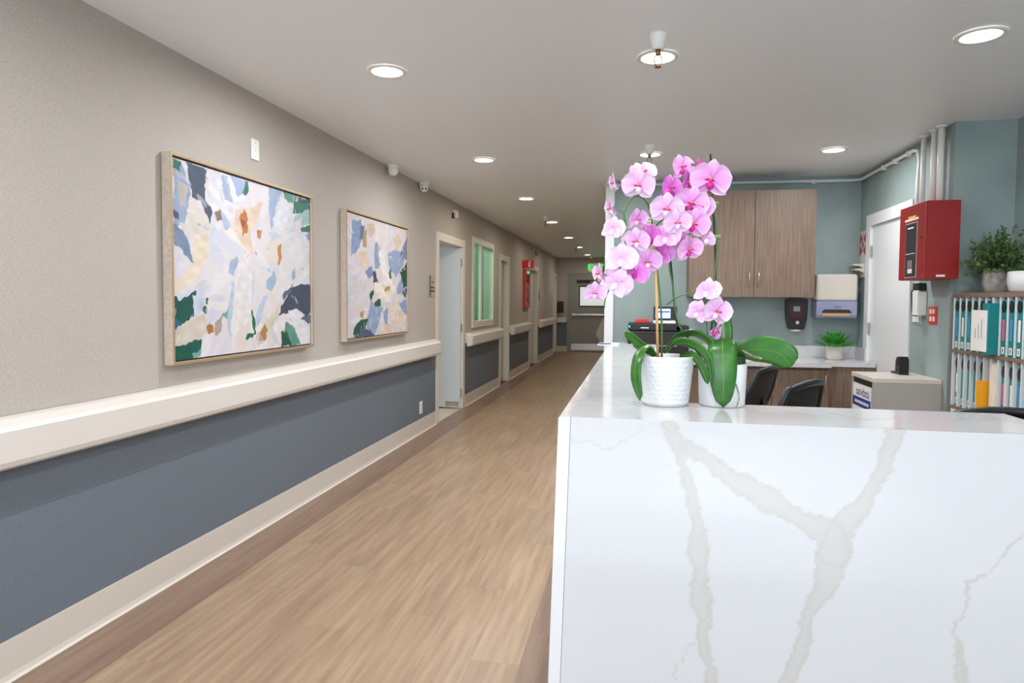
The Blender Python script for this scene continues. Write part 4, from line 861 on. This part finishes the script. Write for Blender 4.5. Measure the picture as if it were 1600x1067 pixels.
# ------------------------------------------------------------------ orchids
def spline(pts, n=24):
    pts = [Vector(p) for p in pts]; P = [pts[0] * 2 - pts[1]] + pts + [pts[-1] * 2 - pts[-2]]; out = []
    segs = len(pts) - 1; per = max(2, n // segs)
    for i in range(segs):
        p0, p1, p2, p3 = P[i:i + 4]
        for k in range(per):
            t = k / per; out.append(.5 * ((2 * p1) + (p2 - p0) * t + (2 * p0 - 5 * p1 + 4 * p2 - p3) * t * t + (3 * p1 - p0 - 3 * p2 + p3) * t ** 3))
    return out + [pts[-1]]
def leaf(parent, px, width, side, fold=.25, prof=None, name='leaf'):
    C = spline([at(*p) for p in px], 22); n = len(C); vs = []; side = Vector(side).normalized(); mvs = []
    for i, p in enumerate(C):
        u = i / (n - 1); tn = (C[min(i + 1, n - 1)] - C[max(i - 1, 0)]).normalized(); s = (side - tn * side.dot(tn)).normalized(); up = s.cross(tn)
        w = width / 2 * (prof(u) if prof else min(1, .35 + 2.2 * u) * max(0.0, 1 - max(0, (u - .72) / .28) ** 2.2) ** .5 + .002)
        for j in range(7):
            a = -1 + j / 3; vs.append(p + s * w * a + up * w * fold * (abs(a) ** 1.5))
        mvs.append(p + up * -.0006 * 0)
    fs = [(i * 7 + j, i * 7 + j + 1, (i + 1) * 7 + j + 1, (i + 1) * 7 + j) for i in range(n - 1) for j in range(6)]
    o = MB().faces(vs, fs).build(name, 'leaf', parent, True); sm = o.modifiers.new('t', 'SOLIDIFY'); sm.thickness = .0022; sm.offset = 0
    MB().tube(mvs[1:-1], .0014, 5).build('midrib', 'leafrib', o, True)
    return o
# petals: colour fades from a magenta-pink heart to pale edges
def petal_mesh(name, L_, Wd, cup, heart, rim, kind):
    nu, nv = 9, 9; vs = []; cols = []
    for i in range(nu):
        u = i / (nu - 1)
        if kind == 'petal': w = Wd * (math.sin(math.pi * min(1, u * .93 + .07)) ** .62) * (.22 + .78 * min(1, u * 1.9)); w = max(w, .0012 if u < .5 else .0004)
        else: w = Wd * math.sin(math.pi * (.1 + .88 * u)) ** .8
        for j in range(nv):
            a = -1 + 2 * j / (nv - 1); zz = cup * (u * u) * L_ - .12 * w * (1 - a * a) + .02 * L_ * math.sin(5 * a + 3 * u)
            vs.append((w * a, L_ * u, zz)); f = min(1, (u * .95) ** .8 + .12 * abs(a)); edge = max(0, max(abs(a), u) - .82) / .18
            stripe = .06 * math.sin(a * 16) * (1 - u)
            c = np.array(heart) * (1 - f) + np.array(rim) * f; c = c * (1 - .3 * edge) + np.array((252, 232, 250)) * .3 * edge; cols.append(lin(np.clip(c * (.94 - stripe), 0, 255))[:3])
    me = bpy.data.meshes.new(name); me.from_pydata(vs, [], [(i * nv + j, i * nv + j + 1, (i + 1) * nv + j + 1, (i + 1) * nv + j) for i in range(nu - 1) for j in range(nv - 1)])
    a_ = me.color_attributes.new('paint', 'FLOAT_COLOR', 'POINT'); a_.data.foreach_set('color', np.concatenate([np.array(cols), np.ones((len(cols), 1))], 1).astype(np.float32).ravel())
    for p in me.polygons: p.use_smooth = True
    me.materials.append(M['petal']); return me
TONES = {'pale': ((230, 146, 224), (249, 226, 247)), 'mid': ((226, 120, 212), (249, 208, 244)), 'deep': ((208, 70, 190), (236, 150, 228))}
PM = {}
for k, (h_, r_) in TONES.items():
    PM[k] = dict(petal=petal_mesh('petal', .046, .030, .12, h_, r_, 'petal'), sepal=petal_mesh('sepal', .043, .017, -.06, h_, r_, 'sepal'))
lipm = {}
for k in ('lip', 'lipw'):
    b_ = MB(); b_.lathe([(.001, .0), (.006, .002), (.0085, .008), (.007, .015), (.003, .020), (.0005, .022)], (0, 0, 0), 12)
    lipm[k] = b_.mesh('lip', True); lipm[k].transform(Matrix.Rotation(math.radians(115), 4, 'X') @ Matrix.Scale(1.0, 4)); lipm[k].materials.append(M[k])
lob = MB()
for s in (-1, 1): lob.faces([(0, 0, .002), (s * .009, -.001, .008), (s * .011, .002, .013), (s * .006, .004, .012), (s * .002, .003, .006)], [(0, 1, 2, 3, 4)])
lobm = lob.mesh('lip_lobe', True); colm = MB().lathe([(.0035, 0), (.004, .004), (.0015, .010), (.0003, .011)], (0, 0, .001), 10).mesh('column', True)
def flower(parent, px, py, Y, wpx, tone='pale', fy=0, fp=0, rr=0, lipk='lipw', closed=0.0):
    """centre pixel, depth, apparent width; fy: turn to the right, fp: tilt up, rr: spin, in degrees"""
    c = at(px, py, Y); s = wpx * (Y * 1.01) / F / .088
    z = (CP - c).normalized(); z = Matrix.Rotation(math.radians(fy), 3, 'Z') @ z; x = Vector((0, 0, 1)).cross(z).normalized(); z = Matrix.Rotation(math.radians(-fp), 3, x) @ z; y = z.cross(x)
    R = Matrix((x, y, z)).transposed().to_4x4() @ Matrix.Rotation(math.radians(rr), 4, 'Z'); base = Matrix.Translation(c) @ R @ Matrix.Scale(s, 4)
    inv = PINV(parent)
    fl_ = None
    def add(nm, me, mt, par):
        o = bpy.data.objects.new(nm, me); COL.objects.link(o); o.parent = par
        if par is parent: o.matrix_parent_inverse = inv; o.matrix_basis = base @ mt
        else: o.matrix_parent_inverse = Matrix.Identity(4); o.matrix_basis = mt
        if nm in ('petal', 'sepal', 'flower'):
            pass
        return o
    Rz = lambda a: Matrix.Rotation(math.radians(a), 4, 'Z'); Rx = lambda a: Matrix.Rotation(math.radians(a), 4, 'X')
    fl_ = add('flower', PM[tone]['sepal'], Rx(4 + closed * 60), parent)                # the dorsal sepal carries the rest
    iv = Rx(4 + closed * 60).inverted()
    for a in (128, -128): add('sepal', PM[tone]['sepal'], iv @ Matrix.Translation((0, 0, -.002)) @ Rz(a) @ Rx(-2 + closed * 60), fl_)
    for a in (76, -76): add('petal', PM[tone]['petal'], iv @ Matrix.Translation((0, 0, .002)) @ Rz(a) @ Rx(6 + closed * 62), fl_)
    add('lip', lipm[lipk], iv @ Matrix.Translation((0, -.003, .002)), fl_); l2 = add('lip_lobe', lobm, iv @ Matrix.Translation((0, -.001, .002)), fl_); add('column', colm, iv @ Matrix.Translation((0, .002, .001)), fl_)
    return fl_
lobm.materials.append(M['lip']); colm.materials.append(M['pollen'])
def stem(parent, px, r, name='flower_stem', m='stem'): return MB().tube(spline([at(*p) for p in px], 30), r, 8).build(name, m, parent, True)

# first orchid: dimpled pot
PY = 1.835; pc = at(1039, 600, PY); px_, zp = pc.x, CZ
o1 = thing('orchid_plant', 'pink orchid with bamboo stake in dimpled white pot on counter', 'plant', (px_, PY, CZ))
nz, na = 40, 120; vs = []
for i in range(nz):
    u = i / (nz - 1); r = .0615 + .0145 * u ** .85; z = CZ + .0005 + .006 * 0 + u * .132
    if u < .03: r -= .004
    for k in range(na):
        a = 2 * math.pi * k / na; row = u * 11; q = 0
        if .08 < u < .92:
            cc = k / na * 22 + (.5 if int(row) % 2 else 0); dx = (cc % 1) - .5; dz = (row % 1) - .5; q = .0022 * max(0, 1 - (dx * dx + dz * dz) * 4)
        vs.append((px_ + (r - q) * math.cos(a), PY + (r - q) * math.sin(a), z))
fs = [(i * na + k, i * na + (k + 1) % na, (i + 1) * na + (k + 1) % na, (i + 1) * na + k) for i in range(nz - 1) for k in range(na)]; fs.append(tuple(range(na))[::-1])
pt = MB().faces(vs, fs).build('pot', 'ceramic', o1, True)
sm = pt.modifiers.new('t', 'SOLIDIFY'); sm.thickness = .004; sm.offset = -1
MB().lathe([(.071, CZ + .118), (.03, CZ + .122), (.001, CZ + .124)], (px_, PY, 0), 28).build('potting_moss', 'moss', o1, True)
MB().tube([at(1028, 568, PY - .01), at(1026, 470, PY - .01), at(1022, 350, PY - .01)], .0036, 10).build('bamboo_stake', 'bamboo', o1, True)
sY = PY - .004
stem(o1, [(1034, 566, PY), (1034, 510, sY), (1031, 460, sY), (1025, 410, sY), (1020, 370, sY), (1019, 345, sY), (1012, 318, sY - .02), (998, 305, sY - .04), (985, 312, sY - .05), (975, 332, sY - .06), (978, 352, sY - .06), (974, 370, sY - .06), (980, 388, sY - .05)], .0026)
stem(o1, [(1023, 412, sY), (1000, 411, sY - .02), (972, 416, sY - .05), (954, 432, sY - .06), (953, 448, sY - .07), (946, 466, sY - .07), (944, 482, sY - .07)], .0019, 'side_stem')
stem(o1, [(1021, 356, sY), (1032, 346, sY - .02), (1046, 332, sY - .03), (1062, 318, sY - .03)], .0018, 'side_stem')
stem(o1, [(975, 332, sY - .06), (966, 328, sY - .06), (957, 325, sY - .06)], .0012, 'pedicel'); stem(o1, [(953, 434, sY - .06), (944, 428, sY - .065), (938, 426, sY - .07)], .0012, 'pedicel'); stem(o1, [(978, 288, sY - .05), (970, 284, sY - .05), (962, 281, sY - .05)], .0012, 'pedicel')
box_ = MB().tube([at(1022, 369, sY - .012), at(1032, 369, sY - .012)], .006, 10).build('stem_clip', mat('green_clip', (60, 110, 70), .5), o1)
leaf(o1, [(1026, 556, PY), (1010, 540, PY - .03), (996, 556, PY - .07), (992, 590, PY - .085), (1000, 626, PY - .08)], .034, (.75, -.65, .1))
leaf(o1, [(1022, 556, PY), (1004, 540, PY - .0), (990, 528, PY + .02), (976, 519, PY + .03)], .026, (.4, -.5, .75))
leaf(o1, [(1020, 552, PY), (1004, 543, PY + .03), (988, 538, PY + .06)], .03, (.2, -.9, .3))
leaf(o1, [(1040, 552, PY), (1058, 537, PY - .02), (1083, 540, PY - .05), (1104, 560, PY - .07), (1112, 598, PY - .075)], .034, (.3, -.75, .45))
leaf(o1, [(1038, 548, PY + .02), (1056, 528, PY + .02), (1084, 522, PY + .01), (1106, 534, PY - .01), (1118, 556, PY - .02)], .032, (.2, -.8, .5))
leaf(o1, [(1062, 556, PY), (1082, 556, PY - .03), (1096, 574, PY - .045), (1106, 600, PY - .05)], .024, (.6, -.6, .3))
FL1 = [(960, 286, .05, 34, 'pale', -78, 0, 0), (1004, 272, .02, 46, 'pale', 20, 40, 20), (998, 290, .06, 52, 'pale', -8, -4, -6), (955, 326, .06, 36, 'pale', -72, 0, 5), (957, 357, .07, 40, 'pale', 150, 0, 10), (995, 343, .05, 36, 'mid', 38, -8, 12),
       (994, 377, .06, 44, 'pale', -6, -8, 0), (970, 404, .07, 54, 'pale', 168, -10, 0), (937, 428, .07, 36, 'pale', -66, 0, 0), (963, 441, .075, 52, 'pale', 172, 0, 30), (929, 458, .08, 38, 'pale', 14, -10, 0), (993, 426, .04, 44, 'deep', 176, -10, 10),
       (1011, 409, .03, 46, 'mid', 16, -8, 8), (1014, 371, .03, 44, 'deep', -20, 0, 20), (1041, 327, .06, 52, 'pale', 8, -4, -4), (1058, 348, .065, 44, 'pale', 12, -6, 8), (1040, 369, .05, 46, 'mid', 160, 0, 0), (1047, 294, .02, 42, 'deep', 44, 10, 0), (1034, 398, .02, 40, 'deep', 150, 0, 0)]
for f in FL1: flower(o1, f[0], f[1], PY - f[2], f[3], f[4], f[5], f[6], f[7], 'lip' if f[4] == 'deep' else 'lipw')

# second orchid: plain white pot
QY = 1.862; q_ = at(1128, 600, QY); qx = q_.x
o2 = thing('orchid_plant', 'magenta orchid with big strap leaves in plain white pot on counter', 'plant', (qx, QY, CZ))
MB().lathe([(.058, CZ + .0005), (.060, CZ + .004), (.0635, CZ + .112), (.0615, CZ + .114), (.059, CZ + .10)], (qx, QY, 0), 40).build('pot', 'ceramic', o2, True)
MB().lathe([(.0585, CZ + .06), (.0595, CZ + .134), (.0555, CZ + .134), (.052, CZ + .1)], (qx, QY, 0), 32).build('liner_pot', mat('dark_green_liner', (34, 58, 48), .4), o2, True)
MB().lathe([(.054, CZ + .122), (.03, CZ + .126), (.001, CZ + .128)], (qx, QY, 0), 24).build('potting_bark', 'moss', o2, True)
MB().tube([at(1108, 560, QY), at(1118, 440, QY), at(1118, 400, QY), at(1114, 320, QY), at(1110, 241, QY)], .0027, 8).build('dark_stake', 'stake', o2, True)
MB().tube([at(1098, 562, QY), at(1056, 500, QY + .0), at(1051, 440, QY), at(1047, 396, QY)], .0026, 8).build('dark_stake', 'stake', o2, True)
stem(o2, [(1110, 560, QY), (1116, 470, QY - .006), (1116, 440, QY - .006), (1121, 385, QY - .006), (1119, 350, QY - .006), (1114, 318, QY - .006), (1108, 285, QY - .008), (1094, 262, QY - .01), (1080, 256, QY - .01)], .0024)
stem(o2, [(1096, 560, QY), (1060, 505, QY - .004), (1052, 450, QY - .004), (1046, 410, QY - .006), (1056, 372, QY - .02), (1072, 352, QY - .03), (1086, 330, QY - .03)], .0022)
stem(o2, [(1112, 555, QY), (1106, 525, QY - .03), (1103, 490, QY - .04), (1099, 466, QY - .045)], .0018, 'side_stem')
stem(o2, [(1042, 476, QY - .004), (1056, 466, QY - .02), (1072, 459, QY - .02), (1087, 457, QY - .02)], .0016, 'bare_stem')
for x, y in ((1117, 318), (1120, 370)): MB().tube([at(x - 4, y, QY - .006), at(x + 6, y, QY - .006)], .006, 8).build('stem_clip', M['leafrib'], o2)
pf = lambda u: (min(1, .8 + u) * max(0.0, 1 - max(0, (u - .6) / .4) ** 2.4) ** .5 + .002)
leaf(o2, [(1126, 546, QY), (1128, 530, QY - .03), (1129, 545, QY - .066), (1130, 585, QY - .078), (1130, 637, QY - .072)], .072, (1, .05, 0), .12, pf)
leaf(o2, [(1126, 550, QY), (1130, 525, QY + .02), (1128, 500, QY + .04), (1122, 470, QY + .05)], .05, (1, .2, -.35), .2)
leaf(o2, [(1140, 552, QY), (1160, 547, QY + .0), (1188, 546, QY + .01), (1218, 552, QY + .02), (1238, 572, QY + .02)], .078, (.15, -.35, .9), .12, lambda u: min(1, .25 + 1.6 * u) * max(0.0, 1 - max(0, (u - .8) / .2) ** 2) ** .5 + .002)
stem(o2, [(1160, 548, QY), (1175, 556, QY - .01), (1190, 560, QY - .01)], .003, 'aerial_root', 'moss'); stem(o2, [(1150, 600, QY - .062), (1155, 620, QY - .065), (1150, 638, QY - .068)], .002, 'aerial_root', 'moss')
FL2 = [(1065, 262, .02, 42, 'mid', 40, 20, 10), (1111, 281, .035, 62, 'mid', -10, -4, -12), (1079, 318, .035, 54, 'mid', 12, -4, -14), (1095, 322, .025, 44, 'mid', -6, 0, -20), (1083, 350, .04, 50, 'mid', 12, -6, -10), (1068, 378, .04, 36, 'mid', -40, -10, 10), (1076, 390, .05, 44, 'mid', 30, -6, 10),
       (1104, 454, .045, 44, 'pale', 150, -20, 0), (1090, 487, .045, 38, 'pale', 155, 0, 20), (1119, 487, .05, 48, 'pale', 30, -4, -10), (1118, 517, .045, 38, 'mid', 76, -20, -30), (1074, 285, .015, 40, 'deep', 60, 0, 30)]
for f in FL2: flower(o2, f[0], f[1], QY - f[2], f[3], f[4], f[5], f[6], f[7], 'lip' if f[4] != 'pale' else 'lipw')
flower(o2, 1104, 372, QY - .04, 34, 'pale', 160, 0, 0, 'lipw', .8)
bd = at(1092, 254, QY - .012); MB().lathe([(.0005, -.010), (.005, -.006), (.0065, 0), (.004, .007), (.0005, .011)], bd, 14).build('bud', 'lip', o2, True)
